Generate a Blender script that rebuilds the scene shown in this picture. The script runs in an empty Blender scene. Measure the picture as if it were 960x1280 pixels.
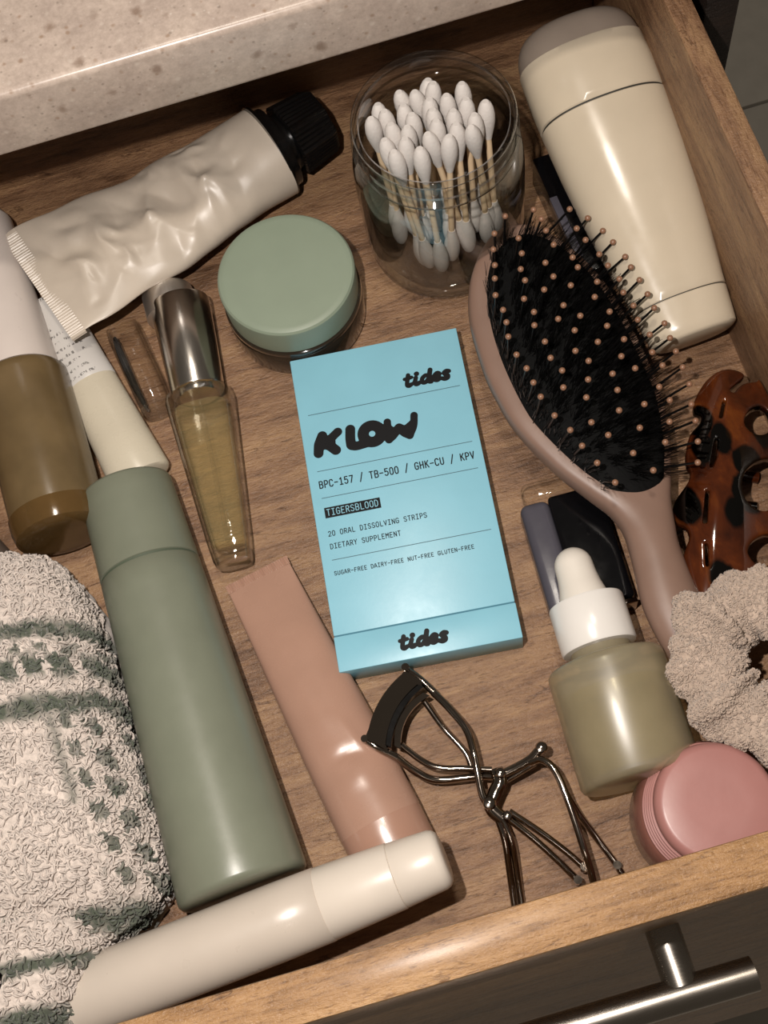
import bpy, bmesh, math, random
import numpy as np
from mathutils import Matrix, Vector

random.seed(7)
rng = np.random.default_rng(7)
S = 0.01                      # everything below is written in centimetres
PI = math.pi
SC = bpy.context.scene
COL = SC.collection

# ------------------------------------------------------------------ camera
def add_camera():
    cam = bpy.data.cameras.new('camera')
    cam.sensor_fit = 'VERTICAL'
    cam.sensor_height = 36.0
    cam.lens = 36.0 * 1650.0 / 1280.0
    cam.clip_start = 0.01
    ob = bpy.data.objects.new('camera', cam)
    COL.objects.link(ob)
    el, roll, dist = math.radians(68.5), math.radians(16.5), 53.0
    fwd = Vector((0, math.cos(el), -math.sin(el)))
    right = Vector((1, 0, 0))
    up = right.cross(fwd)
    r2 = right * math.cos(roll) - up * math.sin(roll)
    u2 = right * math.sin(roll) + up * math.cos(roll)
    m = Matrix((r2, u2, -fwd)).transposed().to_4x4()
    m.translation = -fwd * dist * S
    ob.matrix_world = m
    SC.camera = ob
add_camera()

# ------------------------------------------------------------------ light
world = bpy.data.worlds.new('bathroom_ambient')
SC.world = world
world.use_nodes = True
world.node_tree.nodes['Background'].inputs[0].default_value = (1.0, 0.86, 0.70, 1)
world.node_tree.nodes['Background'].inputs[1].default_value = 0.075

fl = bpy.data.lights.new('phone_flash', 'POINT')
fl.energy = 9.2
fl.color = (1.0, 0.928, 0.868)
fl.shadow_soft_size = 0.0045
flo = bpy.data.objects.new('phone_flash', fl)
flo.location = (-4.5 * S, -12.8 * S, 49.5 * S)
COL.objects.link(flo)

vl = bpy.data.lights.new('ceiling_lamp', 'POINT')      # the bathroom lamp high above the vanity
vl.energy = 15.0
vl.color = (1.0, 0.90, 0.78)
vl.shadow_soft_size = 0.05
vlo = bpy.data.objects.new('ceiling_lamp', vl)
vlo.location = (6.0 * S, 10.0 * S, 125.0 * S)
COL.objects.link(vlo)

SC.view_settings.view_transform = 'Standard'
SC.view_settings.look = 'None'
SC.view_settings.exposure = 0.0
SC.view_settings.gamma = 1.0
SC.view_settings.use_curve_mapping = False
SC.cycles.transparent_max_bounces = 40
SC.cycles.max_bounces = 14
SC.cycles.transmission_bounces = 12
SC.cycles.glossy_bounces = 6
SC.cycles.sample_clamp_indirect = 6.0

# ------------------------------------------------------------------ materials
def lin(c):
    if isinstance(c, str):
        c = c.lstrip('#')
        c = [int(c[i:i + 2], 16) / 255 for i in (0, 2, 4)]
    return tuple((x / 12.92 if x <= 0.04045 else ((x + 0.055) / 1.055) ** 2.4) for x in c) + (1.0,)

class NT:
    def __init__(self, name):
        self.m = bpy.data.materials.new(name)
        self.m.use_nodes = True
        self.t = self.m.node_tree
        self.t.nodes.clear()
        self.out = self.n('ShaderNodeOutputMaterial')
    def n(self, typ, **kw):
        nd = self.t.nodes.new(typ)
        for k, v in kw.items():
            setattr(nd, k, v)
        return nd
    def l(self, a, b):
        self.t.links.new(a, b)
    def setv(self, nd, **kw):
        for k, v in kw.items():
            nd.inputs[k.replace('_', ' ')].default_value = v
    def coord(self, scale=(1, 1, 1), rot=(0, 0, 0)):
        tc = self.n('ShaderNodeTexCoord')
        mp = self.n('ShaderNodeMapping')
        mp.inputs['Scale'].default_value = tuple(100.0 * s for s in scale)   # object space is metres -> cm
        mp.inputs['Rotation'].default_value = rot
        self.l(tc.outputs['Object'], mp.inputs['Vector'])
        return mp.outputs['Vector']
    def noise(self, vec, scale, detail=3.0, rough=0.5, dist=0.0):
        nd = self.n('ShaderNodeTexNoise')
        self.l(vec, nd.inputs['Vector'])
        self.setv(nd, Scale=scale, Detail=detail, Roughness=rough, Distortion=dist)
        return nd.outputs['Fac']
    def voronoi(self, vec, scale, feature='F1', rnd=1.0):
        nd = self.n('ShaderNodeTexVoronoi', feature=feature)
        self.l(vec, nd.inputs['Vector'])
        self.setv(nd, Scale=scale, Randomness=rnd)
        return nd
    def ramp(self, fac, stops, interp='LINEAR'):
        nd = self.n('ShaderNodeValToRGB')
        cr = nd.color_ramp
        cr.interpolation = interp
        while len(cr.elements) < len(stops):
            cr.elements.new(0.5)
        for e, (p, c) in zip(cr.elements, stops):
            e.position = p
            e.color = c if not isinstance(c, str) else lin(c)
        self.l(fac, nd.inputs['Fac'])
        return nd.outputs['Color']
    def mix(self, fac, a, b, blend='MIX'):
        nd = self.n('ShaderNodeMix', data_type='RGBA', blend_type=blend)
        for sock, v in ((nd.inputs[0], fac), (nd.inputs[6], a), (nd.inputs[7], b)):
            if hasattr(v, 'links') or hasattr(v, 'is_linked'):
                self.l(v, sock)
            else:
                sock.default_value = v if not isinstance(v, str) else lin(v)
        return nd.outputs[2]
    def math(self, op, a, b=0.0):
        nd = self.n('ShaderNodeMath', operation=op)
        for i, v in enumerate((a, b)):
            if hasattr(v, 'is_linked'):
                self.l(v, nd.inputs[i])
            else:
                nd.inputs[i].default_value = v
        return nd.outputs[0]
    def bump(self, h, strength=0.3, dist=0.02):
        nd = self.n('ShaderNodeBump')
        nd.inputs['Strength'].default_value = strength
        nd.inputs['Distance'].default_value = dist * S
        self.l(h, nd.inputs['Height'])
        return nd.outputs['Normal']
    def pbsdf(self, color=None, rough=0.5, metal=0.0, normal=None, coat=0.0, coat_rough=0.1, spec=0.5, sss=0.0, sheen=0.0):
        p = self.n('ShaderNodeBsdfPrincipled')
        if color is not None:
            if hasattr(color, 'is_linked'):
                self.l(color, p.inputs['Base Color'])
            else:
                p.inputs['Base Color'].default_value = lin(color)
        if hasattr(rough, 'is_linked'):
            self.l(rough, p.inputs['Roughness'])
        else:
            p.inputs['Roughness'].default_value = rough
        p.inputs['Metallic'].default_value = metal
        p.inputs['Coat Weight'].default_value = coat
        p.inputs['Coat Roughness'].default_value = coat_rough
        p.inputs['Specular IOR Level'].default_value = spec
        p.inputs['Sheen Weight'].default_value = sheen
        if sss:
            p.inputs['Subsurface Weight'].default_value = sss
            p.inputs['Subsurface Radius'].default_value = (0.004, 0.003, 0.002)
            p.inputs['Subsurface Scale'].default_value = 0.5
        if normal is not None:
            self.l(normal, p.inputs['Normal'])
        return p
    def done(self, shader):
        self.l(shader.outputs[0], self.out.inputs['Surface'])
        return self.m

def plastic(name, color, rough=0.35, var=0.06, bump=0.05, bscale=3.0, metal=0.0, coat=0.0, spec=0.5, fine=0.0):
    t = NT(name)
    v = t.coord()
    n = t.noise(v, 0.6, 3)
    c = lin(color)
    a = tuple(min(1, x * (1 - var)) for x in c[:3]) + (1,)
    b = tuple(min(1, x * (1 + var)) for x in c[:3]) + (1,)
    col = t.ramp(n, [(0.3, a), (0.7, b)])
    h = t.noise(v, bscale, 3)
    if fine:
        h2 = t.noise(v, 40.0, 2)
        h = t.math('ADD', h, t.math('MULTIPLY', h2, fine))
    rr = t.math('ADD', t.math('MULTIPLY', t.noise(v, 1.7, 4), 0.14), rough - 0.07)
    return t.done(t.pbsdf(col, rr, metal, t.bump(h, bump, 0.05), coat, 0.08, spec))

def wood(name, rot=0.0, dark='#4e3523', mid='#84644a', light='#a4825f', rough=0.40, coat=0.0):
    t = NT(name)
    v = t.coord((0.16, 1.0, 1.0), (0, 0, rot))
    if rot:
        # grain runs along Y instead of X
        tc = t.n('ShaderNodeTexCoord')
        mp = t.n('ShaderNodeMapping')
        mp.inputs['Scale'].default_value = (100.0, 16.0, 100.0)
        t.l(tc.outputs['Object'], mp.inputs['Vector'])
        v = mp.outputs['Vector']
    big = t.noise(v, 0.45, 4, 0.55, 0.8)
    mid_n = t.noise(v, 2.2, 6, 0.62, 0.5)
    fib = t.noise(v, 7.5, 5, 0.7, 0.2)
    f = t.math('ADD', t.math('ADD', t.math('MULTIPLY', big, 0.42), t.math('MULTIPLY', mid_n, 0.36)), t.math('MULTIPLY', fib, 0.22))
    col = t.ramp(f, [(0.36, dark), (0.48, mid), (0.63, light)])
    pores = t.noise(v, 12.0, 3, 0.65)
    pc = t.ramp(pores, [(0.33, (0.45, 0.38, 0.33, 1)), (0.45, (1, 1, 1, 1))])
    col = t.mix(0.7, col, pc, 'MULTIPLY')
    crack = t.noise(v, 0.8, 5, 0.6, 1.2)
    gate = t.ramp(t.noise(v, 0.9, 2), [(0.48, (0, 0, 0, 1)), (0.58, (1, 1, 1, 1))])
    cr = t.ramp(crack, [(0.488, (1, 1, 1, 1)), (0.5, (0.30, 0.24, 0.2, 1)), (0.512, (1, 1, 1, 1))])
    col = t.mix(t.math('MULTIPLY', gate, 0.85), col, cr, 'MULTIPLY')
    fine = t.noise(t.coord((0.7, 1, 1)), 9.0, 4, 0.65)
    h = t.math('ADD', t.math('MULTIPLY', fib, 0.8), t.math('MULTIPLY', fine, 1.0))
    h = t.math('ADD', h, t.math('MULTIPLY', pores, 0.4))
    rr = t.math('ADD', t.math('MULTIPLY', fine, 0.35), rough - 0.2)
    return t.done(t.pbsdf(col, rr, 0, t.bump(h, 0.75, 0.07), coat, 0.25, 0.5))

def thin_glass(name, tint=(1, 1, 1, 1), ior=1.5, rough=0.02, body=None, body_fac=0.0, bump=0.0, edge_dark=0.9):
    """thin-walled glass: clear (tinted) in the middle, mirror-like towards the rim of the shape"""
    t = NT(name)
    tr = t.n('ShaderNodeBsdfTransparent')
    gl = t.n('ShaderNodeBsdfGlossy')
    gl.inputs['Roughness'].default_value = rough
    gl.inputs[0].default_value = (1, 1, 1, 1)
    lw = t.n('ShaderNodeLayerWeight')
    lw.inputs['Blend'].default_value = 0.5
    f0 = ((ior - 1) / (ior + 1)) ** 2
    edge = t.math('POWER', lw.outputs['Facing'], 3.0)
    t.l(t.mix(t.math('MULTIPLY', edge, edge_dark), tint, tuple(x * 0.16 for x in tint[:3]) + (1,)), tr.inputs[0])
    fres = t.math('ADD', t.math('MULTIPLY', t.math('POWER', lw.outputs['Facing'], 4.0), 0.85), f0)
    if bump:
        nb = t.bump(t.noise(t.coord(), 1.4, 3), bump, 0.2)
        t.l(nb, gl.inputs['Normal'])
        t.l(nb, lw.inputs['Normal'])
    base = tr
    if body_fac:
        d = t.n('ShaderNodeBsdfDiffuse')
        d.inputs[0].default_value = lin(body)
        mb = t.n('ShaderNodeMixShader')
        mb.inputs[0].default_value = body_fac
        t.l(tr.outputs[0], mb.inputs[1])
        t.l(d.outputs[0], mb.inputs[2])
        base = mb
    mx = t.n('ShaderNodeMixShader')
    t.l(fres, mx.inputs[0])
    t.l(base.outputs[0], mx.inputs[1])
    t.l(gl.outputs[0], mx.inputs[2])
    return t.done(mx)

def frosted(name, color, tint, clear=0.35, rough=0.32, var=0.12):
    t = NT(name)
    v = t.coord()
    n = t.noise(v, 0.5, 3)
    c = lin(color)
    col = t.ramp(n, [(0.3, tuple(x * (1 - var) for x in c[:3]) + (1,)), (0.7, tuple(min(1, x * (1 + var)) for x in c[:3]) + (1,))])
    p = t.pbsdf(col, rough, 0, t.bump(t.noise(v, 30, 2), 0.12, 0.02))
    trl = t.n('ShaderNodeBsdfTranslucent')
    t.l(col, trl.inputs[0])
    m1 = t.n('ShaderNodeMixShader')
    m1.inputs[0].default_value = 0.35
    t.l(p.outputs[0], m1.inputs[1])
    t.l(trl.outputs[0], m1.inputs[2])
    tr = t.n('ShaderNodeBsdfTransparent')
    tr.inputs[0].default_value = tint
    m2 = t.n('ShaderNodeMixShader')
    m2.inputs[0].default_value = clear
    t.l(m1.outputs[0], m2.inputs[1])
    t.l(tr.outputs[0], m2.inputs[2])
    gl = t.n('ShaderNodeBsdfGlossy')
    gl.inputs['Roughness'].default_value = rough
    lw = t.n('ShaderNodeLayerWeight')
    lw.inputs['Blend'].default_value = 0.5
    m3 = t.n('ShaderNodeMixShader')
    t.l(t.math('ADD', t.math('MULTIPLY', t.math('POWER', lw.outputs['Facing'], 5.0), 0.5), 0.04), m3.inputs[0])
    t.l(m2.outputs[0], m3.inputs[1])
    t.l(gl.outputs[0], m3.inputs[2])
    return t.done(m3)

def metal(name, color, rough=0.12, brushed=None):
    t = NT(name)
    v = t.coord(brushed or (1, 1, 1))
    n = t.noise(v, 14.0 if brushed else 2.0, 3)
    rr = t.math('ADD', t.math('MULTIPLY', n, 0.12), rough - 0.05)
    return t.done(t.pbsdf(color, rr, 1.0, t.bump(n, 0.06 if brushed else 0.03, 0.02)))

def stone(name):
    t = NT(name)
    v = t.coord()
    base = t.ramp(t.noise(v, 0.5, 5, 0.6), [(0.3, '#b1a196'), (0.7, '#c8b8ab')])
    fine = t.ramp(t.noise(v, 4.5, 4, 0.7), [(0.35, (0.80, 0.78, 0.76, 1)), (0.65, (1.06, 1.05, 1.04, 1))])
    c = t.mix(0.8, base, fine, 'MULTIPLY')
    for sc, th, colr, off, am in ((0.75, 0.16, '#7d6656', 0, 0.7), (1.3, 0.12, '#d6cabd', 7, 0.5), (1.7, 0.13, '#8c6f57', 13, 0.6), (3.2, 0.10, '#dcd3c8', 21, 0.45), (2.6, 0.13, '#6d6055', 31, 0.5)):
        vv = t.n('ShaderNodeVectorMath', operation='ADD')
        vv.inputs[1].default_value = (off, off * 0.7, off * 0.3)
        t.l(v, vv.inputs[0])
        vo = t.voronoi(vv.outputs[0], sc)
        jag = t.math('ADD', vo.outputs['Distance'], t.math('MULTIPLY', t.noise(v, 3.0, 3), 0.30))
        m = t.ramp(jag, [(th + 0.06, (1, 1, 1, 1)), (th + 0.20, (0, 0, 0, 1))])
        c = t.mix(t.math('MULTIPLY', m, am), c, colr)
    return t.done(t.pbsdf(c, 0.28, 0, t.bump(t.noise(v, 8, 3), 0.08, 0.02)))

def attr_fabric(name, sheen=0.3):
    t = NT(name)
    a = t.n('ShaderNodeAttribute', attribute_name='yarn')
    v = t.coord()
    f = t.ramp(t.noise(v, 9.0, 3), [(0.3, (0.82, 0.81, 0.80, 1)), (0.7, (1.08, 1.07, 1.06, 1))])
    c = t.mix(1.0, a.outputs['Color'], f, 'MULTIPLY')
    return t.done(t.pbsdf(c, 0.9, 0, t.bump(t.noise(v, 22, 3), 0.5, 0.04), spec=0.15, sheen=sheen))

def tortoise(name):
    t = NT(name)
    v = t.coord((1.0, 0.6, 0.5))
    wob = t.noise(v, 0.9, 3, 0.5, 0.6)
    f = t.math('ADD', t.voronoi(v, 0.85).outputs['Distance'], t.math('MULTIPLY', wob, 0.35))
    spot = t.ramp(f, [(0.58, (0.004, 0.003, 0.003, 1)), (0.66, (1, 1, 1, 1))])
    amber = t.ramp(t.noise(v, 0.8, 4, 0.6, 0.5), [(0.3, '#2c1108'), (0.55, '#54260f'), (0.78, '#7d4318')])
    c = t.mix(1.0, amber, spot, 'MULTIPLY')
    p = t.pbsdf(c, 0.08, 0, None, 0.6, 0.03, 0.6)
    tr = t.n('ShaderNodeBsdfTransparent')
    t.l(t.mix(1.0, c, (3.0, 2.2, 1.6, 1), 'MULTIPLY'), tr.inputs[0])
    mx = t.n('ShaderNodeMixShader')
    mx.inputs[0].default_value = 0.22
    t.l(p.outputs[0], mx.inputs[1])
    t.l(tr.outputs[0], mx.inputs[2])
    return t.done(mx)

def label_paper(name):
    """off-white label with rows of fine grey print"""
    t = NT(name)
    v = t.coord()
    sep = t.n('ShaderNodeSeparateXYZ')
    t.l(v, sep.inputs[0])
    row = t.math('FRACT', t.math('MULTIPLY', sep.outputs[0], 2.6))
    inrow = t.math('MULTIPLY', t.math('GREATER_THAN', row, 0.35), t.math('LESS_THAN', row, 0.72))
    gl = t.noise(t.coord((0.9, 2.2, 0.9)), 4.6, 3, 0.7)
    g = t.math('GREATER_THAN', gl, 0.53)
    blk = t.math('GREATER_THAN', t.noise(t.coord((0.35, 0.25, 0.3)), 1.9, 1), 0.47)
    ink = t.math('MULTIPLY', t.math('MULTIPLY', inrow, g), blk)
    c = t.mix(t.math('MULTIPLY', ink, 0.75), '#c9c5c0', '#34302d')
    return t.done(t.pbsdf(c, 0.35))

M = {
    'wood_x': wood('oak_laminate_along_width'),
    'wood_y': wood('oak_laminate_along_depth', rot=1.0),
    'wood_front': wood('oak_front_panel', dark='#6a4a2c', mid='#9c764d', light='#b89165', rough=0.36, coat=0.15),
    'dark_wood': wood('dark_cabinet_wood', dark='#120c09', mid='#1e1510', light='#2a1e17', rough=0.5),
    'stone': stone('speckled_quartz'),
    'tile': plastic('grey_floor_tile', '#b9b3a9', 0.35, 0.05),
    'grout': plastic('tile_grout', '#7b756c', 0.8, 0.08),
    'steel': metal('brushed_steel', '#a8a096', 0.26, (0.15, 3, 3)),
    'chrome': metal('dark_chrome', '#9a8f85', 0.08),
    'silver': metal('polished_silver', '#d6d0c8', 0.19, (0.1, 3, 3)),
    'satin_silver': metal('satin_silver', '#e2dcd5', 0.40, (0.1, 3, 3)),
    'cream_foil': plastic('cream_tube_foil', '#beb2a3', 0.36, 0.06, 0.08, 2.0, spec=0.5),
    'black_plastic': plastic('black_ribbed_plastic', '#0d0c0c', 0.22, 0.1, 0.1),
    'black_gloss': plastic('black_gloss', '#08080a', 0.12, 0.1, 0.03),
    'jar_glass': thin_glass('clear_jar_glass', (0.955, 0.96, 0.95, 1), 1.55, edge_dark=0.97),
    'cotton': plastic('cotton_wool', '#cfc9c4', 0.95, 0.04, 0.4, 9.0, spec=0.1),
    'stick': plastic('paper_stick', '#d9bf9c', 0.7, 0.05),
    'deo': plastic('cream_gloss_plastic', '#c2b5a0', 0.21, 0.03, 0.05, 0.8, fine=0.07),
    'deo_top': plastic('taupe_dome', '#8f8276', 0.4, 0.05),
    'sage': plastic('sage_satin', '#757969', 0.33, 0.05, 0.08, 1.5, fine=0.35),
    'sage_lid': plastic('sage_lid_satin', '#84907e', 0.42, 0.03, 0.03),
    'smoke_glass': thin_glass('smoked_jar_glass', (0.42, 0.37, 0.30, 1), 1.5, 0.05, '#4a4034', 0.35),
    'blue_card': plastic('blue_carton_card', '#83bbcd', 0.38, 0.025, 0.04, 6.0, fine=0.5),
    'ink': plastic('black_ink', '#08080b', 0.6, 0.02, 0.0, spec=0.25),
    'thin_ink': plastic('grey_blue_ink', '#3e5d68', 0.5, 0.02, 0.0),
    'fold_strip': plastic('dark_blue_fold_board', '#2f6c80', 0.6, 0.02, 0.0),
    'taupe': plastic('taupe_rubber_plastic', '#7f6659', 0.40, 0.05, 0.08, 1.5),
    'cushion': plastic('black_brush_cushion', '#050505', 0.75, 0.15, 0.3, 6.0, spec=0.15),
    'bristle': plastic('black_nylon', '#0a0909', 0.3, 0.1),
    'copper_ball': plastic('copper_ball_tip', '#8a6650', 0.32, 0.1),
    'tortoise': tortoise('tortoiseshell_acetate'),
    'pink_lid': plastic('dusty_pink_lid', '#a0706a', 0.38, 0.04, 0.05),
    'pink_body': frosted('rose_jar_plastic', '#a06c5f', (0.8, 0.5, 0.45, 1), 0.12, 0.25),
    'white_gloss': plastic('white_gloss_plastic', '#dcd8d2', 0.22, 0.02, 0.03),
    'rubber': plastic('white_rubber_bulb', '#d8d1c6', 0.38, 0.03, 0.05),
    'frost': frosted('frosted_serum_glass', '#bcb297', (0.96, 0.93, 0.78, 1), 0.5, 0.33),
    'serum': frosted('yellow_serum', '#ab9850', (0.95, 0.87, 0.52, 1), 0.5, 0.2),
    'grey_panel': plastic('slate_grey_panel', '#4a4850', 0.25, 0.08),
    'clear': thin_glass('clear_plastic', (0.99, 0.985, 0.975, 1), 1.45, 0.03, bump=0.15, edge_dark=0.6),
    'perfume_glass': thin_glass('perfume_glass', (0.985, 0.985, 0.955, 1), 1.75, 0.025, bump=0.10, edge_dark=0.92),
    'perfume': thin_glass('pale_gold_perfume', (0.992, 0.972, 0.90, 1), 1.33, 0.06, '#d8c894', 0.09, bump=0.25, edge_dark=0.55),
    'amber': frosted('amber_frosted_glass', '#86714f', (0.75, 0.62, 0.42, 1), 0.15, 0.22, 0.2),
    'amber_base': frosted('amber_base_glass', '#7a5f38', (0.75, 0.58, 0.34, 1), 0.30, 0.12, 0.2),
    'white_cap': plastic('pinkish_white_cap', '#d2c7bf', 0.3, 0.03),
    'cream_tube': plastic('ivory_tube', '#c6bda9', 0.28, 0.03, 0.06, 1.2),
    'label': label_paper('printed_label'),
    'peach': plastic('peach_tube', '#a4816f', 0.27, 0.04, 0.10, 0.9, fine=0.12),
    'peach_cap': plastic('peach_cap_plastic', '#a07c6a', 0.22, 0.04, 0.05),
    'ivory': plastic('ivory_stick_body', '#c3b8ab', 0.30, 0.03, 0.06, 1.4, fine=0.15),
    'ivory_cap': plastic('ivory_stick_cap', '#d3c9bc', 0.34, 0.03, 0.06, 1.4, fine=0.2),
    'towel': attr_fabric('terry_towel_yarn'),
    'scrunchie': attr_fabric('chenille_yarn'),
    'pencil': plastic('dark_taupe_plastic', '#4b4038', 0.35, 0.05),
    'gap': plastic('dark_seam', '#2c2a25', 0.6, 0.05),
    'sage_gap': plastic('sage_seam', '#4b5444', 0.6, 0.05),
}

# ------------------------------------------------------------------ object helpers
def thing(name, label, cat, loc=(0, 0, 0), rot=(0, 0, 0), group=None, kind=None):
    o = bpy.data.objects.new(name, None)
    o.empty_display_size = 0.01
    COL.objects.link(o)
    o.location = [c * S for c in loc]
    o.rotation_euler = rot
    tag(o, label, cat, group, kind)
    return o

def tag(o, label=None, cat=None, group=None, kind=None):
    if label: o['label'] = label
    if cat: o['category'] = cat
    if group: o['group'] = group
    if kind: o['kind'] = kind
    return o

def link(name, me, mat, parent=None, label=None, kind=None):
    o = bpy.data.objects.new(name, me)
    if mat is not None:
        me.materials.append(M[mat])
    COL.objects.link(o)
    if parent is not None:
        o.parent = parent
    if label: o['label'] = label
    if kind: o['kind'] = kind
    return o

def finish_bm(bm, smooth=40):
    bmesh.ops.remove_doubles(bm, verts=bm.verts, dist=1e-7)
    bmesh.ops.recalc_face_normals(bm, faces=bm.faces)
    me = bpy.data.meshes.new('mesh')
    bm.to_mesh(me)
    bm.free()
    if smooth is not None:
        me.polygons.foreach_set('use_smooth', [True] * len(me.polygons))
        me.set_sharp_from_angle(angle=math.radians(smooth))
    return me

def mesh(verts, faces, smooth=40, off=(0, 0, 0)):
    bm = bmesh.new()
    vs = [bm.verts.new(((v[0] - off[0]) * S, (v[1] - off[1]) * S, (v[2] - off[2]) * S)) for v in verts]
    for f in faces:
        try:
            bm.faces.new([vs[i] for i in f])
        except ValueError:
            pass
    return finish_bm(bm, smooth)

def fast_mesh(V, Q, colors=None, smooth=True, attr='yarn'):
    """V (n,3) in cm, Q (m,k) faces, optional per-vertex colours"""
    me = bpy.data.meshes.new('mesh')
    V = np.asarray(V, np.float32) * S
    Q = np.asarray(Q, np.int32)
    k = Q.shape[1]
    me.vertices.add(len(V))
    me.vertices.foreach_set('co', V.ravel())
    me.loops.add(Q.size)
    me.loops.foreach_set('vertex_index', Q.ravel())
    me.polygons.add(len(Q))
    me.polygons.foreach_set('loop_start', np.arange(0, Q.size, k, dtype=np.int32))
    me.update(calc_edges=True)
    if smooth:
        me.polygons.foreach_set('use_smooth', np.ones(len(Q), bool))
    if colors is not None:
        a = me.color_attributes.new(attr, 'FLOAT_COLOR', 'POINT')
        c = np.ones((len(V), 4), np.float32)
        c[:, :3] = colors
        a.data.foreach_set('color', c.ravel())
    me.validate()
    return me

def box_mesh(x0, x1, y0, y1, z0, z1, bevel=0.0, seg=2, smooth=40):
    bm = bmesh.new()
    bmesh.ops.create_cube(bm, size=1.0)
    for v in bm.verts:
        v.co = Vector(((x0 + x1) / 2 + v.co.x * (x1 - x0), (y0 + y1) / 2 + v.co.y * (y1 - y0), (z0 + z1) / 2 + v.co.z * (z1 - z0))) * S
    if bevel:
        bmesh.ops.bevel(bm, geom=list(bm.edges), offset=bevel * S, segments=seg, affect='EDGES', profile=0.5)
    return finish_bm(bm, smooth)

def prism_mesh(poly, a0, a1, axis='X', bevel=0.0, seg=2):
    """2-D polygon extruded along an axis; for X the polygon is (y,z), for Z it is (x,y)"""
    bm = bmesh.new()
    def P(p, a):
        return Vector((a, p[0], p[1])) * S if axis == 'X' else Vector((p[0], p[1], a)) * S
    A = [bm.verts.new(P(p, a0)) for p in poly]
    B = [bm.verts.new(P(p, a1)) for p in poly]
    n = len(poly)
    bm.faces.new(A)
    bm.faces.new(B)
    for i in range(n):
        bm.faces.new((A[i], A[(i + 1) % n], B[(i + 1) % n], B[i]))
    bmesh.ops.recalc_face_normals(bm, faces=bm.faces)
    if bevel:
        bmesh.ops.bevel(bm, geom=list(bm.edges), offset=bevel * S, segments=seg, affect='EDGES', profile=0.5)
    return finish_bm(bm, 40)

def loft(rings, cap0=True, cap1=True, closed=True, smooth=40):
    n = len(rings[0])
    verts = [p for r in rings for p in r]
    faces = []
    for i in range(len(rings) - 1):
        for j in range(n if closed else n - 1):
            a, b = i * n + j, i * n + (j + 1) % n
            faces.append((a, b, b + n, a + n))
    if cap0: faces.append(tuple(range(n - 1, -1, -1)))
    if cap1: faces.append(tuple(range((len(rings) - 1) * n, len(rings) * n)))
    return mesh(verts, faces, smooth)

def lathe_z(prof, seg=64, cx=0, cy=0, cap0=True, cap1=True, smooth=40):
    """profile of (r, z) turned about the vertical"""
    rings = [[(cx + r * math.cos(2 * PI * j / seg), cy + r * math.sin(2 * PI * j / seg), z) for j in range(seg)] for r, z in prof]
    return loft(rings, cap0, cap1, True, smooth)

def lathe_x(prof, zc=0.0, seg=64, k=1.0, cap0=True, cap1=True, smooth=40, power=2.0, yc=0.0, lie=False):
    """profile of (x, r) turned about a lying axis (local +X); k flattens it, lie drops each ring to the ground"""
    rings = []
    for x, r in prof:
        z0 = r * k if lie else zc
        ring = []
        for j in range(seg):
            a = 2 * PI * j / seg
            c, s = math.cos(a), math.sin(a)
            if power != 2.0:
                c = math.copysign(abs(c) ** (2 / power), c)
                s = math.copysign(abs(s) ** (2 / power), s)
            ring.append((x, yc + r * c, z0 + r * k * s))
        rings.append(ring)
    return loft(rings, cap0, cap1, True, smooth)

def smooth_path(pts, n=8):
    """Catmull-Rom through the points"""
    P = [Vector(p) for p in pts]
    P = [P[0] * 2 - P[1]] + P + [P[-1] * 2 - P[-2]]
    out = []
    for i in range(1, len(P) - 2):
        for k in range(n):
            t = k / n
            a, b, c, d = P[i - 1], P[i], P[i + 1], P[i + 2]
            out.append(0.5 * ((2 * b) + (c - a) * t + (2 * a - 5 * b + 4 * c - d) * t * t + (3 * b - a - 3 * c + d) * t ** 3))
    out.append(P[-2])
    return out

def tube(path, r, n=10, off=(0, 0, 0), flat=1.0):
    P = [Vector(p) - Vector(off) for p in path]
    rings = []
    up = None
    for i, p in enumerate(P):
        t = (P[min(i + 1, len(P) - 1)] - P[max(i - 1, 0)]).normalized()
        if up is None:
            up = Vector((0, 0, 1)) if abs(t.z) < 0.9 else Vector((1, 0, 0))
        up = (up - t * up.dot(t)).normalized()
        side = t.cross(up)
        rr = r(i / (len(P) - 1)) if callable(r) else r
        rings.append([tuple(p + side * rr * math.cos(2 * PI * j / n) + up * rr * flat * math.sin(2 * PI * j / n)) for j in range(n)])
    return loft(rings)

def interp(tab, x):
    xs = [t[0] for t in tab]
    return [float(np.interp(x, xs, [t[k] for t in tab])) for k in range(1, len(tab[0]))]

# ================================================================== the setting
# vanity: the opened drawer
RX, BY, LX = 15.63, 20.5, -20.2          # inner faces: right, back, left
WALL = 8.6
d = thing('drawer', 'open oak vanity drawer holding all the toiletries', 'drawer', (0, 0, 0))
link('bottom_panel', box_mesh(LX - 1, RX + 1.0, -17.4, BY + 1, -1.0, 0.0, 0.03), 'wood_x', d)
link('side_panel', box_mesh(RX, RX + 1.0, -17.38, BY + 1.0, 0.005, WALL, 0.09), 'wood_y', d)
link('side_panel', box_mesh(LX - 1.0, LX, -17.38, BY + 1.0, 0.005, WALL, 0.09), 'wood_y', d)
link('back_panel', box_mesh(LX + 0.005, RX - 0.005, BY, BY + 1.0, 0.005, WALL - 0.02, 0.09), 'wood_x', d)
link('front_panel', prism_mesh([(-22.3, -20), (-18.15, 2.6), (-18.05, 9.0), (-16.55, 9.0), (-16.55, 7.2), (-17.4, 6.6), (-17.4, -2), (-20.6, -20)], LX - 2.5, RX + 2.6, 'X', 0.10), 'wood_front', d)
h = link('handle', tube([(-12, -20.25, 3.4), (-11.9, -20.25, 3.4), (7.15, -20.25, 3.4), (7.2, -20.25, 3.4)], lambda u: 0.56, 28), 'steel', d, 'brushed steel bar handle on the drawer front')
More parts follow.
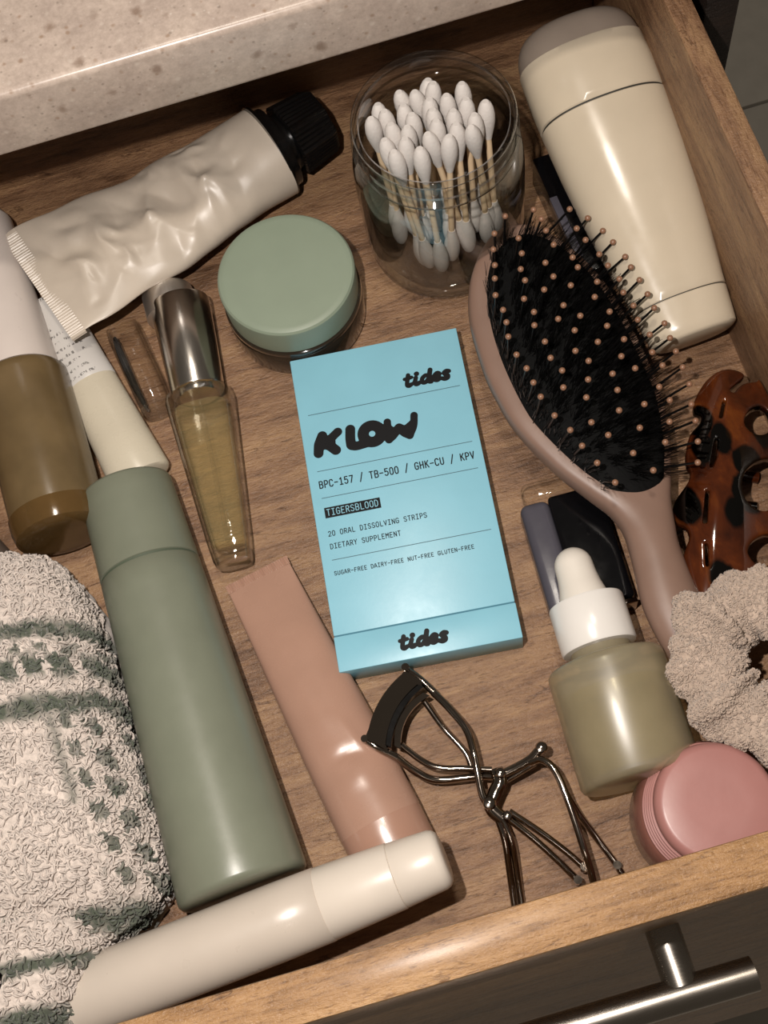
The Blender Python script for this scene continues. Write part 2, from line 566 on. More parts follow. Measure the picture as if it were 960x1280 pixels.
for x in (4.85, -9.6):
    link('handle_post', tube([(x, -18.1, 3.4), (x, -19.0, 3.4), (x, -20.0, 3.4)], 0.58, 24), 'steel', h)

c = tag(link('countertop', box_mesh(-40, 21.5, 14.1, 62, 9.7, 12.8, 0.28, 4), 'stone'), 'speckled beige stone countertop overhanging the drawer', 'countertop')

cab = thing('vanity_cabinet', 'dark brown cabinet frame beside the open drawer', 'cabinet', (0, 14.2, -50))
link('side_panel', box_mesh(17.9, 19.35, 0, 46, 0, 59.6, 0.1), 'dark_wood', cab)
link('side_panel', box_mesh(-38, -36.6, 0, 46, 0, 59.6, 0.1), 'dark_wood', cab)
link('back_panel', box_mesh(-36.6, 17.9, 45, 46, 0, 59.6), 'dark_wood', cab)
link('lower_front', box_mesh(-36.5, 17.8, 0.4, 1.9, 2, 35, 0.1), 'dark_wood', cab)

fl_ = link('floor', box_mesh(-66, 86, -74, 108, -52.0, -50.25), 'grout')
tag(fl_, 'grey tiled bathroom floor beyond the drawer', None, None, 'structure')
tile_me = box_mesh(-14.86, 14.86, -14.86, 14.86, -0.6, 0.0, 0.12)
tile_me.materials.append(M['tile'])
for ix in range(5):
    for iy in range(6):
        t_ = bpy.data.objects.new('floor_tile', tile_me)
        COL.objects.link(t_)
        t_.parent = fl_
        t_.location = ((-50 + 30 * ix) * S, (-58.2 + 30 * iy) * S, -50.0 * S)

# ================================================================== cream crumpled tube
def crumple_field(X, Y, lines):
    z = np.zeros_like(X)
    for (cx, cy, ang, w, L, amp) in lines:
        dx, dy = X - cx, Y - cy
        n = -dx * math.sin(ang) + dy * math.cos(ang)
        a = dx * math.cos(ang) + dy * math.sin(ang)
        z += amp * np.clip(1 - np.abs(n) / w, 0, 1) * np.clip(1.2 - np.abs(a) / L, 0, 1)
    return z

def cream_tube():
    ang = math.atan2(3.75, 10.66)
    L = 11.3
    t = thing('squeeze_tube', 'crumpled cream metal tube with black ribbed cap', 'tube', (-10.98, 13.1, 0), (0, 0, ang))
    lines = [(8.6, 0.5, 1.1, 0.9, 2.4, 0.30), (7.0, 1.0, 2.0, 0.7, 2.0, -0.24), (5.2, -0.3, 0.5, 0.9, 2.6, 0.30), (4.2, 1.0, 1.9, 0.8, 2.0, -0.28),
             (3.0, -0.9, 2.5, 0.8, 2.0, 0.30), (6.1, -1.3, 2.8, 0.6, 1.8, -0.22), (2.2, 1.2, 0.9, 0.7, 1.8, 0.26), (3.9, 0.1, 1.2, 0.45, 1.6, -0.22),
             (9.6, -0.6, 2.2, 0.6, 1.4, -0.16), (7.9, -0.9, 0.3, 0.45, 1.6, 0.22), (1.6, -0.8, 1.3, 0.6, 1.4, -0.2), (5.9, 1.6, 0.2, 0.5, 2.0, 0.22), (8.9, 1.5, 2.6, 0.5, 1.4, -0.2)]
    r2 = random.Random(3)
    for _ in range(22):
        lines.append((r2.uniform(1, 10), r2.uniform(-2.2, 2.2), r2.uniform(0, PI), r2.uniform(0.2, 0.45), r2.uniform(0.6, 1.5), r2.uniform(-0.11, 0.11)))
    r2 = random.Random(12)
    cre = []
    for _ in range(26):
        an = r2.choice((0.35, 1.0, 1.5, 2.1, 2.75)) + r2.uniform(-0.25, 0.25)
        cx_, cy_ = r2.uniform(0.8, 9.8), r2.uniform(-2.4, 2.4)
        cre.append((cx_, cy_, math.sin(an), -math.cos(an), r2.uniform(1.3, 2.6), r2.choice((-1, 1)) * r2.uniform(0.35, 0.7)))
    for _ in range(30):
        an = r2.uniform(0, PI)
        cre.append((r2.uniform(0.6, 10.2), r2.uniform(-2.6, 2.6), math.sin(an), -math.cos(an), r2.uniform(0.5, 1.2), r2.choice((-1, 1)) * r2.uniform(0.2, 0.42)))
    def facets(x, y):
        z = 0.0
        for cx_, cy_, nx_, ny_, R_, a_ in cre:
            dx, dy = x - cx_, y - cy_
            w_ = 1 - (dx * dx + dy * dy) / (R_ * R_)
            if w_ > 0:
                z += a_ * w_ * w_ * (0.35 - abs(dx * nx_ + dy * ny_) / R_)
        return z
    nu, nv = 150, 128
    rings = []
    for i in range(nu + 1):
        u = i / nu
        x = u * L
        hw, = interp([(0, 3.12), (0.12, 3.08), (0.3, 2.85), (0.5, 2.62), (0.62, 2.55), (0.72, 2.35), (0.85, 2.22), (1, 2.2)], u)
        ht, = interp([(0, 0.05), (0.1, 0.28), (0.3, 0.72), (0.6, 1.2), (0.85, 1.65), (1, 1.85)], u)
        zc, = interp([(0, 2.75), (0.15, 2.6), (0.5, 2.15), (1, 1.95)], u)
        yo = 0.14 * math.sin(u * 9.0) * (1 - u) + 0.10 * math.sin(u * 21 + 1) * (1 - u)
        ring = []
        for j in range(nv):
            a = 2 * PI * j / nv
            y = hw * math.cos(a)
            z = ht * math.sin(a)
            f = (0.15 * crumple_field(np.array([x]), np.array([y]), lines)[0] + facets(x, y)) * min(1, u * 5 + 0.1) * min(1, (1 - u) * 6) * (1 if math.sin(a) > 0 else 0.3)
            ring.append((x, y + yo, zc + z + f * max(0.25, abs(math.sin(a)))))
        rings.append(ring)
    link('tube_body', loft(rings, smooth=60), 'cream_foil', t)
    # ridged crimp strip
    V, F = [], []
    n = 240
    for k, (xx, amp) in enumerate(((-0.32, 0.02), (-0.28, 0.02), (-0.2, 0.028), (0.2, 0.028), (0.28, 0.02), (0.36, 0.02))):
        for s in (1, -1):
            for i in range(n + 1):
                y = -3.12 + 6.24 * i / n
                rid = amp * math.sin(2 * PI * 46 * i / n) if abs(y) < 2.95 else 0
                V.append((xx, y, 2.75 + s * 0.055 + rid))
    for k in range(5):
        for s in (0, 1):
            b = (k * 2 + s) * (n + 1)
            c_ = ((k + 1) * 2 + s) * (n + 1)
            for i in range(n):
                F.append((b + i, b + i + 1, c_ + i + 1, c_ + i))
    for i in range(n):
        F.append((i, i + 1, n + 1 + i + 1, n + 1 + i))
    link('crimp', mesh(V, F, 60), 'cream_foil', t)
    zc = 1.95
    link('collar', lathe_x([(L - 0.02, 2.14), (L + 0.12, 2.1), (L + 0.17, 1.85), (L + 0.52, 1.8), (L + 0.57, 1.3), (L + 0.95, 1.28)], zc, 56), 'black_plastic', t)
    # octagonal ribbed cap
    rings = []
    for x, r in ((L + 0.86, 1.4), (L + 0.88, 1.58), (L + 0.96, 1.66), (L + 2.55, 1.52), (L + 2.75, 1.42), (L + 2.8, 1.2)):
        ring = []
        for j in range(192):
            a = 2 * PI * j / 192
            q = (a + PI / 8) % (PI / 4) - PI / 8
            oc = math.cos(PI / 8) / math.cos(q)
            rib = 0.022 * math.cos(a * 48) if L + 0.95 < x < L + 2.7 else 0
            ring.append((x, (r * oc + rib) * math.cos(a), zc + (r * oc + rib) * math.sin(a)))
        rings.append(ring)
    link('cap', loft(rings, smooth=25), 'black_plastic', t, 'black ribbed octagonal cap')
cream_tube()

# ================================================================== glass jar and cotton swabs
JX, JY = 6.0, 11.55
def glass_jar():
    t = thing('glass_jar', 'open clear glass jar filled with cotton swabs', 'jar', (JX, JY, 0))
    outer = [(2.7, 0.0), (3.05, 0.03), (3.24, 0.18), (3.3, 0.45), (3.24, 0.62), (3.34, 0.9), (3.4, 1.6), (3.42, 4.5), (3.4, 5.6), (3.3, 6.2), (3.14, 6.55), (3.1, 6.75), (3.26, 6.85), (3.28, 6.98), (3.08, 7.1), (3.06, 7.3), (3.22, 7.4), (3.23, 7.55), (3.06, 7.66), (3.04, 7.9), (3.14, 7.98), (3.16, 8.1), (3.1, 8.2), (3.0, 8.24)]
    inner = [(2.9, 8.16), (2.86, 8.0), (2.86, 6.8), (2.95, 6.4), (3.1, 6.0), (3.2, 5.4), (3.22, 1.4), (3.05, 0.85), (2.6, 0.7), (0.02, 0.66)]
    link('jar_body', lathe_z(outer + inner, 96, cap0=True, cap1=True, smooth=50), 'jar_glass', t)
    ring = [(2.6, 0.03), (2.95, 0.06), (3.18, 0.2), (3.22, 0.42), (3.0, 0.6), (2.6, 0.62)]
    link('jar_base', lathe_z(ring, 96), 'jar_glass', t)
glass_jar()

def cotton_swabs():
    L = 6.75
    stick_me = lathe_z([(0.125, 0.6), (0.125, L - 0.6)], 12)
    tipp = [(0.10, -0.02), (0.17, 0.06), (0.235, 0.22), (0.265, 0.45), (0.255, 0.68), (0.20, 0.95), (0.13, 1.2), (0.118, 1.28)]
    tip_me = lathe_z([(r * 1.28, z * 1.35) for r, z in tipp], 16)
    for me, m in ((stick_me, 'stick'), (tip_me, 'cotton')):
        me.materials.append(M[m])
    N = 28
    r3 = random.Random(11)
    for i in range(N):
        rr = 2.38 * math.sqrt((i + 0.5) / N)
        a = i * 2.39996 + 0.4 + r3.uniform(-0.12, 0.12)
        top = Vector((rr * math.cos(a) - 0.15, 0.74 * rr * math.sin(a) + 0.62, 0))
        a2 = a + r3.uniform(-0.5, 0.7)
        rb = min(2.4, rr * r3.uniform(0.75, 1.1))
        bot = Vector((rb * math.cos(a2) - 0.1, rb * math.sin(a2) * 0.75 - 0.55, 1.0))
        lean = (top - Vector((bot.x, bot.y, 0))).length
        top.z = bot.z + math.sqrt(max(1.0, (L - 0.2) ** 2 - lean ** 2))
        ax = (top - bot).normalized()
        o = bpy.data.objects.new('cotton_swab', None)
        o.empty_display_size = 0.005
        COL.objects.link(o)
        q = Vector((0, 0, 1)).rotation_difference(ax)
        o.rotation_mode = 'QUATERNION'
        o.rotation_quaternion = q
        o.location = (Vector((JX, JY, 0)) + bot) * S
        o.location.z += r3.uniform(-0.15, 0.0) * S
        tag(o, 'white cotton swab on a beige stick standing in the open glass jar', 'cotton swab', 'cotton swabs in the glass jar')
        s_ = bpy.data.objects.new('stick', stick_me); COL.objects.link(s_); s_.parent = o
        b_ = bpy.data.objects.new('cotton_tip', tip_me); COL.objects.link(b_); b_.parent = o
        t_ = bpy.data.objects.new('cotton_tip', tip_me); COL.objects.link(t_); t_.parent = o
        t_.rotation_euler = (PI, 0, r3.uniform(0, 6))
        t_.location = (0, 0, L * S)
cotton_swabs()

# ================================================================== deodorant stick
def deodorant():
    p0, p1 = Vector((13.78, 2.62, 1.75)), Vector((12.98, 16.35, 4.85))
    dv = p1 - p0
    L = dv.length
    t = thing('deodorant_stick', 'large cream deodorant stick lying against the drawer side', 'deodorant', tuple(p0), (0, 0, 0))
    m = Matrix.Rotation(math.atan2(dv.y, dv.x), 4, 'Z') @ Matrix.Rotation(-math.asin(dv.z / L), 4, 'Y')
    t.rotation_euler = m.to_euler()
    def hw(x):
        return interp([(0, 1.72), (0.25, 1.78), (2, 1.95), (4, 2.22), (6, 2.45), (8, 2.6), (10, 2.68), (11.5, 2.7), (12.8, 2.64), (L, 2.4)], x)[0]
    def sect(a, b, n, e0=0.0, e1=0.0):
        out = []
        if e0: out.append((a, hw(a) - e0))
        for i in range(n + 1):
            x = a + e0 * 0.8 * (i == 0) + (b - a) * i / n - e1 * 0.8 * (i == n)
            out.append((x, hw(x)))
        if e1: out.append((b, hw(b) - e1))
        return out
    kw = dict(zc=0.0, seg=72, k=0.66, power=2.3)
    link('base_cap', lathe_x([(0.0, hw(0) - 0.22), (0.06, hw(0) - 0.07)] + sect(0.14, 1.62, 4, 0, 0.05), **kw), 'deo', t)
    link('seam_ring', lathe_x([(1.5, hw(1.5) - 0.06), (1.8, hw(1.8) - 0.06)], **kw), 'gap', t)
    link('body', lathe_x(sect(1.66, 10.1, 24, 0.04, 0.05), **kw), 'deo', t)
    link('seam_ring', lathe_x([(9.9, hw(10) - 0.07), (10.4, hw(10.3) - 0.07)], **kw), 'gap', t)
    link('cap', lathe_x(sect(10.18, 12.75, 8, 0.06, 0.03), **kw), 'deo', t)
    dome = [(12.7, hw(12.7) - 0.05)]
    for i in range(1, 11):
        a = i / 10 * PI / 2
        dome.append((12.75 + 1.5 * math.sin(a), (hw(12.75) - 0.06) * max(0.02, math.cos(a)) ** 0.42))
    link('dome_top', lathe_x(dome, **kw), 'deo_top', t, 'taupe domed top of the stick')
deodorant()

# black carton beneath the deodorant
bc = thing('black_carton', 'small black carton half hidden under the deodorant stick', 'box', (11.6, 9.9, 0), (0, 0, math.radians(3)))
link('carton_body', box_mesh(-1.15, 1.4, -3.0, 3.0, 0, 1.75, 0.06), 'black_gloss', bc)
link('label_strip', box_mesh(-1.175, -0.85, -2.2, 0.9, 1.4, 1.775, 0.02), 'grey_panel', bc, 'grey label strip along the carton edge')

# ================================================================== sage lid jar
def sage_jar():
    t = thing('cream_jar', 'round jar with sage green lid and smoky glass base', 'jar', (-1.08, 9.82, 0))
    link('jar_base', lathe_z([(2.6, 0), (2.80, 0.05), (2.89, 0.22), (2.9, 1.5), (2.86, 1.6), (2.9, 1.68), (2.88, 1.85), (2.7, 1.95)], 80), 'smoke_glass', t)
    link('inner_cup', lathe_z([(2.2, 0.3), (2.5, 0.4), (2.62, 0.7), (2.62, 1.85), (2.4, 1.9)], 64), 'pencil', t)
    link('lid', lathe_z([(2.72, 1.9), (2.80, 1.95), (2.83, 3.22), (2.81, 3.37), (2.74, 3.46), (2.63, 3.5), (2.5, 3.51), (1.2, 3.51)], 96, smooth=30), 'sage_lid', t)
sage_jar()

# ================================================================== the blue carton
GL = {
 'A': [[(0,0),(1.6,6),(2.4,6),(4,0)],[(0.7,2),(3.3,2)]],
 'B': [[(0.4,0),(0.4,6),(2.6,6),(3.6,5.3),(3.6,3.9),(2.6,3.2),(0.4,3.2)],[(2.6,3.2),(3.8,2.4),(3.8,0.8),(2.7,0),(0.4,0)]],
 'C': [[(3.7,4.8),(3,5.9),(1.2,5.9),(0.3,4.8),(0.3,1.2),(1.2,0.1),(3,0.1),(3.7,1.2)]],
 'D': [[(0.4,0),(0.4,6),(2.3,6),(3.6,4.7),(3.6,1.3),(2.3,0),(0.4,0)]],
 'E': [[(3.6,6),(0.5,6),(0.5,0),(3.6,0)],[(0.5,3.1),(3.1,3.1)]],
 'F': [[(3.6,6),(0.5,6),(0.5,0)],[(0.5,3.1),(3.1,3.1)]],
 'G': [[(3.7,4.9),(3,5.9),(1.2,5.9),(0.3,4.8),(0.3,1.2),(1.2,0.1),(3,0.1),(3.7,1),(3.7,2.8),(2.2,2.8)]],
 'H': [[(0.4,0),(0.4,6)],[(3.6,0),(3.6,6)],[(0.4,3.1),(3.6,3.1)]],
 'I': [[(0.6,6),(3.4,6)],[(0.6,0),(3.4,0)],[(2,0),(2,6)]],
 'K': [[(0.5,0),(0.5,6)],[(3.7,6),(0.6,2.6)],[(1.6,3.6),(3.8,0)]],
 'L': [[(0.7,6),(0.7,0),(3.7,0)]],
 'M': [[(0.3,0),(0.3,6),(2,3),(3.7,6),(3.7,0)]],
 'N': [[(0.4,0),(0.4,6),(3.6,0),(3.6,6)]],
 'O': [[(1.3,0),(0.3,1.2),(0.3,4.8),(1.3,6),(2.7,6),(3.7,4.8),(3.7,1.2),(2.7,0),(1.3,0)]],
 'P': [[(0.5,0),(0.5,6),(2.7,6),(3.7,5.1),(3.7,3.6),(2.7,2.7),(0.5,2.7)]],
 'R': [[(0.5,0),(0.5,6),(2.7,6),(3.6,5.1),(3.6,3.8),(2.7,3),(0.5,3)],[(2.1,3),(3.8,0)]],
 'S': [[(3.6,5),(2.8,5.9),(1.2,5.9),(0.4,5),(0.5,3.9),(1.3,3.3),(2.8,2.8),(3.7,2),(3.6,0.9),(2.8,0.1),(1.2,0.1),(0.3,1)]],
 'T': [[(0.2,6),(3.8,6)],[(2,6),(2,0)]],
 'U': [[(0.4,6),(0.4,1.2),(1.3,0.1),(2.7,0.1),(3.6,1.2),(3.6,6)]],
 'V': [[(0.2,6),(2,0),(3.8,6)]],
 'Y': [[(0.2,6),(2,3),(3.8,6)],[(2,3),(2,0)]],
 '0': [[(1.3,0),(0.4,1.2),(0.4,4.8),(1.3,6),(2.7,6),(3.6,4.8),(3.6,1.2),(2.7,0),(1.3,0)]],
 '1': [[(0.8,4.9),(2.1,6),(2.1,0)],[(0.6,0),(3.6,0)]],
 '2': [[(0.4,4.8),(1.2,5.9),(2.8,5.9),(3.6,4.8),(3.4,3.4),(0.4,0),(3.7,0)]],
 '5': [[(3.5,6),(0.7,6),(0.5,3.3),(1.4,3.8),(2.7,3.7),(3.6,2.7),(3.6,1.2),(2.7,0.1),(1.2,0.1),(0.3,0.9)]],
 '7': [[(0.3,6),(3.7,6),(1.5,0)]],
 '-': [[(0.4,2.9),(3.6,2.9)]],
 '/': [[(0.5,-0.9),(3.5,6.9)]],
 ' ': [],
}

def stroke_mesh(strokes, z, off=(0, 0)):
    """strokes: list of (points, width or list of widths); flat printed shape with round ends"""
    V, F = [], []
    z0, z_top = z, z + 0.009
    for pts, w in strokes:
        ws = w if isinstance(w, (list, tuple)) else [w] * len(pts)
        for i in range(len(pts) - 1):
            (x0, y0), (x1, y1) = pts[i], pts[i + 1]
            l = math.hypot(x1 - x0, y1 - y0) or 1e-6
            nx, ny = -(y1 - y0) / l / 2, (x1 - x0) / l / 2
            b = len(V)
            V += [(x0 + nx * ws[i], y0 + ny * ws[i], z), (x0 - nx * ws[i], y0 - ny * ws[i], z), (x1 - nx * ws[i + 1], y1 - ny * ws[i + 1], z), (x1 + nx * ws[i + 1], y1 + ny * ws[i + 1], z)]
            F.append((b, b + 1, b + 2, b + 3))
            z = z + 0.0006 if z < z_top else z0
        for (x, y), ww in zip(pts, ws):
            b = len(V)
            z = z + 0.0006 if z < z_top else z0
            k = 14 if ww > 0.1 else 8
            V += [(x + ww / 2 * math.cos(2 * PI * j / k), y + ww / 2 * math.sin(2 * PI * j / k), z) for j in range(k)]
            F.append(tuple(range(b, b + k)))
    me = bpy.data.meshes.new('print')
    me.from_pydata([(x * S, y * S, zz * S) for x, y, zz in V], [], F)
    # all faces look up
    bm = bmesh.new(); bm.from_mesh(me)
    for f in bm.faces:
        if f.normal.z < 0: f.normal_flip()
    bm.to_mesh(me); bm.free()
    return me

def blob_mesh(strokes, z, step=0.02, k=0.018):
    """thick strokes melted into one flat printed shape (smooth union, marching squares)"""
    xs = [p[0] for st, w in strokes for p in st]
    ys = [p[1] for st, w in strokes for p in st]
    gx = np.arange(min(xs) - 0.35, max(xs) + 0.35, step)
    gy = np.arange(min(ys) - 0.35, max(ys) + 0.35, step)
    X, Y = np.meshgrid(gx, gy, indexing='ij')
    acc = np.full(X.shape, -9.0)
    for st, w in strokes:
        best = np.full(X.shape, 9.0)
        for (x0, y0), (x1, y1) in zip(st[:-1], st[1:]):
            dx, dy = x1 - x0, y1 - y0
            t = np.clip(((X - x0) * dx + (Y - y0) * dy) / (dx * dx + dy * dy + 1e-9), 0, 1)
            best = np.minimum(best, np.hypot(X - x0 - t * dx, Y - y0 - t * dy))
        f = w / 2 - best
        hi = np.maximum(acc, f)
        acc = hi + k * np.log(np.exp((acc - hi) / k) + np.exp((f - hi) / k))
    bm = bmesh.new()
    cache = {}
    def V(key, x, y):
        if key not in cache:
            cache[key] = bm.verts.new((x * S, y * S, z * S))
        return cache[key]
    ni, nj = acc.shape
    act = np.argwhere(np.maximum.reduce([acc[:-1, :-1], acc[1:, :-1], acc[1:, 1:], acc[:-1, 1:]]) > 0)
    for i, j in act:
        c4 = ((i, j), (i + 1, j), (i + 1, j + 1), (i, j + 1))
        poly = []
        for q in range(4):
            a, b = c4[q], c4[(q + 1) % 4]
            fa, fb = acc[a], acc[b]
            if fa > 0:
                poly.append(V(a, gx[a[0]], gy[a[1]]))
            if (fa > 0) != (fb > 0):
                t = fa / (fa - fb)
                lo, hi_ = min(a, b), max(a, b)
                poly.append(V((lo, hi_), gx[a[0]] + t * (gx[b[0]] - gx[a[0]]), gy[a[1]] + t * (gy[b[1]] - gy[a[1]])))
        if len(poly) >= 3:
            try:
                bm.faces.new(poly)
            except ValueError:
                pass
    for f in bm.faces:
        f.normal_update()
        if f.normal.z < 0: f.normal_flip()
    me = bpy.data.meshes.new('print')
    bm.to_mesh(me)
    bm.free()
    return me

def text_strokes(s, x0, x1, y0, hgt, w):
    n = len(s)
    adv = (x1 - x0) / (n - 0.12)
    cw = adv * 0.74 / 4
    out = []
    for i, ch in enumerate(s):
        for st in GL[ch]:
            out.append(([(x0 + adv * i + px * cw, y0 + py * hgt / 6) for px, py in st], w))
    return out

def logo_tides(x0, y0, sx, sy):
    """chunky slanted script lettering"""
    sl = 0.22
    def P(pts): return [(x0 + (x + sl * y) * sx, y0 + y * sy) for x, y in pts]
    def sm(pts, n=5):
        return [(v.x, v.y) for v in smooth_path([(a, b, 0) for a, b in pts], n)]
    w = 0.158 * sx / 0.40
    A = [
        ([(0.30, 1.30), (0.28, 0.7), (0.30, 0.22), (0.48, 0.10), (0.66, 0.22)], w),       # t
        ([(0.02, 0.92), (0.35, 0.94), (0.62, 1.0)], w * 0.85),
        ([(1.02, 0.86), (0.98, 0.4), (1.06, 0.14), (1.26, 0.14), (1.36, 0.24)], w),       # i
        ([(1.03, 1.27), (1.05, 1.27), (1.06, 1.28)], w * 1.12),
        ([(2.16, 0.82), (1.86, 0.90), (1.60, 0.62), (1.66, 0.20), (1.94, 0.16), (2.16, 0.5)], w), # d
        ([(2.24, 1.42), (2.22, 0.8), (2.24, 0.20), (2.42, 0.12)], w * 1.1),
        ([(2.72, 0.48), (3.02, 0.56), (3.10, 0.80), (2.88, 0.92), (2.66, 0.66), (2.70, 0.26), (2.94, 0.12), (3.22, 0.28)], w), # e
        ([(3.92, 0.88), (3.70, 0.94), (3.52, 0.78), (3.66, 0.56), (3.86, 0.44), (3.88, 0.20), (3.66, 0.10), (3.42, 0.20)], w * 1.05), # s
        ([(0.62, 0.2), (0.8, 0.35), (0.98, 0.6)], w * 0.6), ([(1.34, 0.22), (1.5, 0.3), (1.62, 0.4)], w * 0.6), ([(2.4, 0.14), (2.55, 0.25), (2.68, 0.4)], w * 0.6), ([(3.2, 0.26), (3.32, 0.2), (3.44, 0.2)], w * 0.6),
    ]
    return [(P(sm(p)), ww) for p, ww in A]

def logo_klow():
    def sm(pts, n=6): return [(v.x, v.y) for v in smooth_path([(a, b, 0) for a, b in pts], n)]
    out = []
    def st(pts, w): out.append((sm(pts), w))
    # K
    st([(0.56, 8.97), (0.64, 9.35), (0.82, 9.70)], 0.40)
    st([(0.72, 9.34), (1.05, 9.46), (1.46, 9.74)], 0.36)
    st([(0.80, 9.36), (1.05, 9.20), (1.26, 8.97)], 0.42)
    st([(0.70, 9.32), (0.88, 9.36), (1.06, 9.36)], 0.50)
    # L
    st([(1.97, 9.74), (1.91, 9.35), (1.90, 9.08)], 0.40)
    st([(1.92, 9.02), (2.1, 8.97), (2.45, 9.00)], 0.38)
    # O
    ring = [(2.80 + 0.36 * math.cos(a), 9.36 + 0.36 * math.sin(a)) for a in [2 * PI * k / 28 for k in range(29)]]
    out.append((ring, 0.46))
    # W
    st([(3.48, 9.74), (3.44, 9.35), (3.42, 8.96)], 0.30)
    st([(3.42, 8.96), (3.64, 9.10), (3.90, 9.40)], 0.30)
    st([(3.50, 9.45), (3.68, 9.32), (3.90, 9.42)], 0.28)
    st([(3.90, 9.40), (4.05, 9.12), (4.26, 8.97)], 0.30)
    st([(3.9, 9.42), (4.15, 9.32), (4.42, 9.46)], 0.28)
    st([(4.26, 8.97), (4.48, 9.35), (4.58, 9.80)], 0.30)
    st([(4.05, 9.22), (4.25, 9.2), (4.38, 9.25)], 0.30)
    return out

def blue_box():
    Wd, Ln, H = 6.95, 13.3, 1.5
    rot = math.radians(-5.8)
    ctr = Vector((0.83, 0.0))
    o = ctr + Matrix.Rotation(rot, 2) @ Vector((-Wd / 2, -Ln / 2))
    t = thing('supplement_box', 'blue cardboard box of oral dissolving strips with black lettering', 'box', (o.x, o.y, 0), (0, 0, rot))
    link('sleeve', box_mesh(0.0, Wd, 1.43, Ln, 0.0, H, 0.035), 'blue_card', t)
    link('flap', box_mesh(-0.015, Wd + 0.015, -0.0, 1.385, 0.0, H + 0.01, 0.04), 'blue_card', t)
    link('fold_line', box_mesh(0.03, Wd - 0.03, 1.36, 1.45, 0.03, H - 0.035), 'fold_strip', t)  # darker blue strip set into the gap between sleeve and flap
    z = H + 0.008
    link('brand_lettering', blob_mesh(logo_tides(4.38, 11.08, 0.465, 0.40), z, 0.014, 0.006), 'ink', t)
    link('brand_lettering', blob_mesh(logo_tides(2.33, 0.40, 0.455, 0.38), z + 0.012, 0.014, 0.006), 'ink', t)
    link('product_lettering', blob_mesh(logo_klow(), z), 'ink', t)
    for (a, b, y) in ((0.40, 6.60, 10.70), (0.40, 6.62, 8.20), (0.40, 6.63, 7.04), (0.41, 6.63, 4.43)):
        link('rule_line', stroke_mesh([([(a, y), (b, y)], 0.028)], z), 'thin_ink', t)
    link('text_line', stroke_mesh(text_strokes('BPC-157 / TB-500 / GHK-CU / KPV', 0.38, 6.62, 7.47, 0.29, 0.045), z), 'ink', t)
    link('flavour_panel', box_mesh(0.42, 2.64, 6.18, 6.62, H - 0.01, z), 'ink', t)
    link('text_line', stroke_mesh(text_strokes('TIGERSBLOOD', 0.50, 2.57, 6.27, 0.26, 0.030), z + 0.012), 'blue_card', t)
    link('text_line', stroke_mesh(text_strokes('20 ORAL DISSOLVING STRIPS', 0.42, 4.34, 5.42, 0.20, 0.030), z), 'ink', t)
    link('text_line', stroke_mesh(text_strokes('DIETARY SUPPLEMENT', 0.42, 3.22, 4.89, 0.20, 0.030), z), 'ink', t)
    link('text_line', stroke_mesh(text_strokes('SUGAR-FREE DAIRY-FREE NUT-FREE GLUTEN-FREE', 0.41, 5.88, 3.80, 0.155, 0.026), z), 'ink', t)
blue_box()

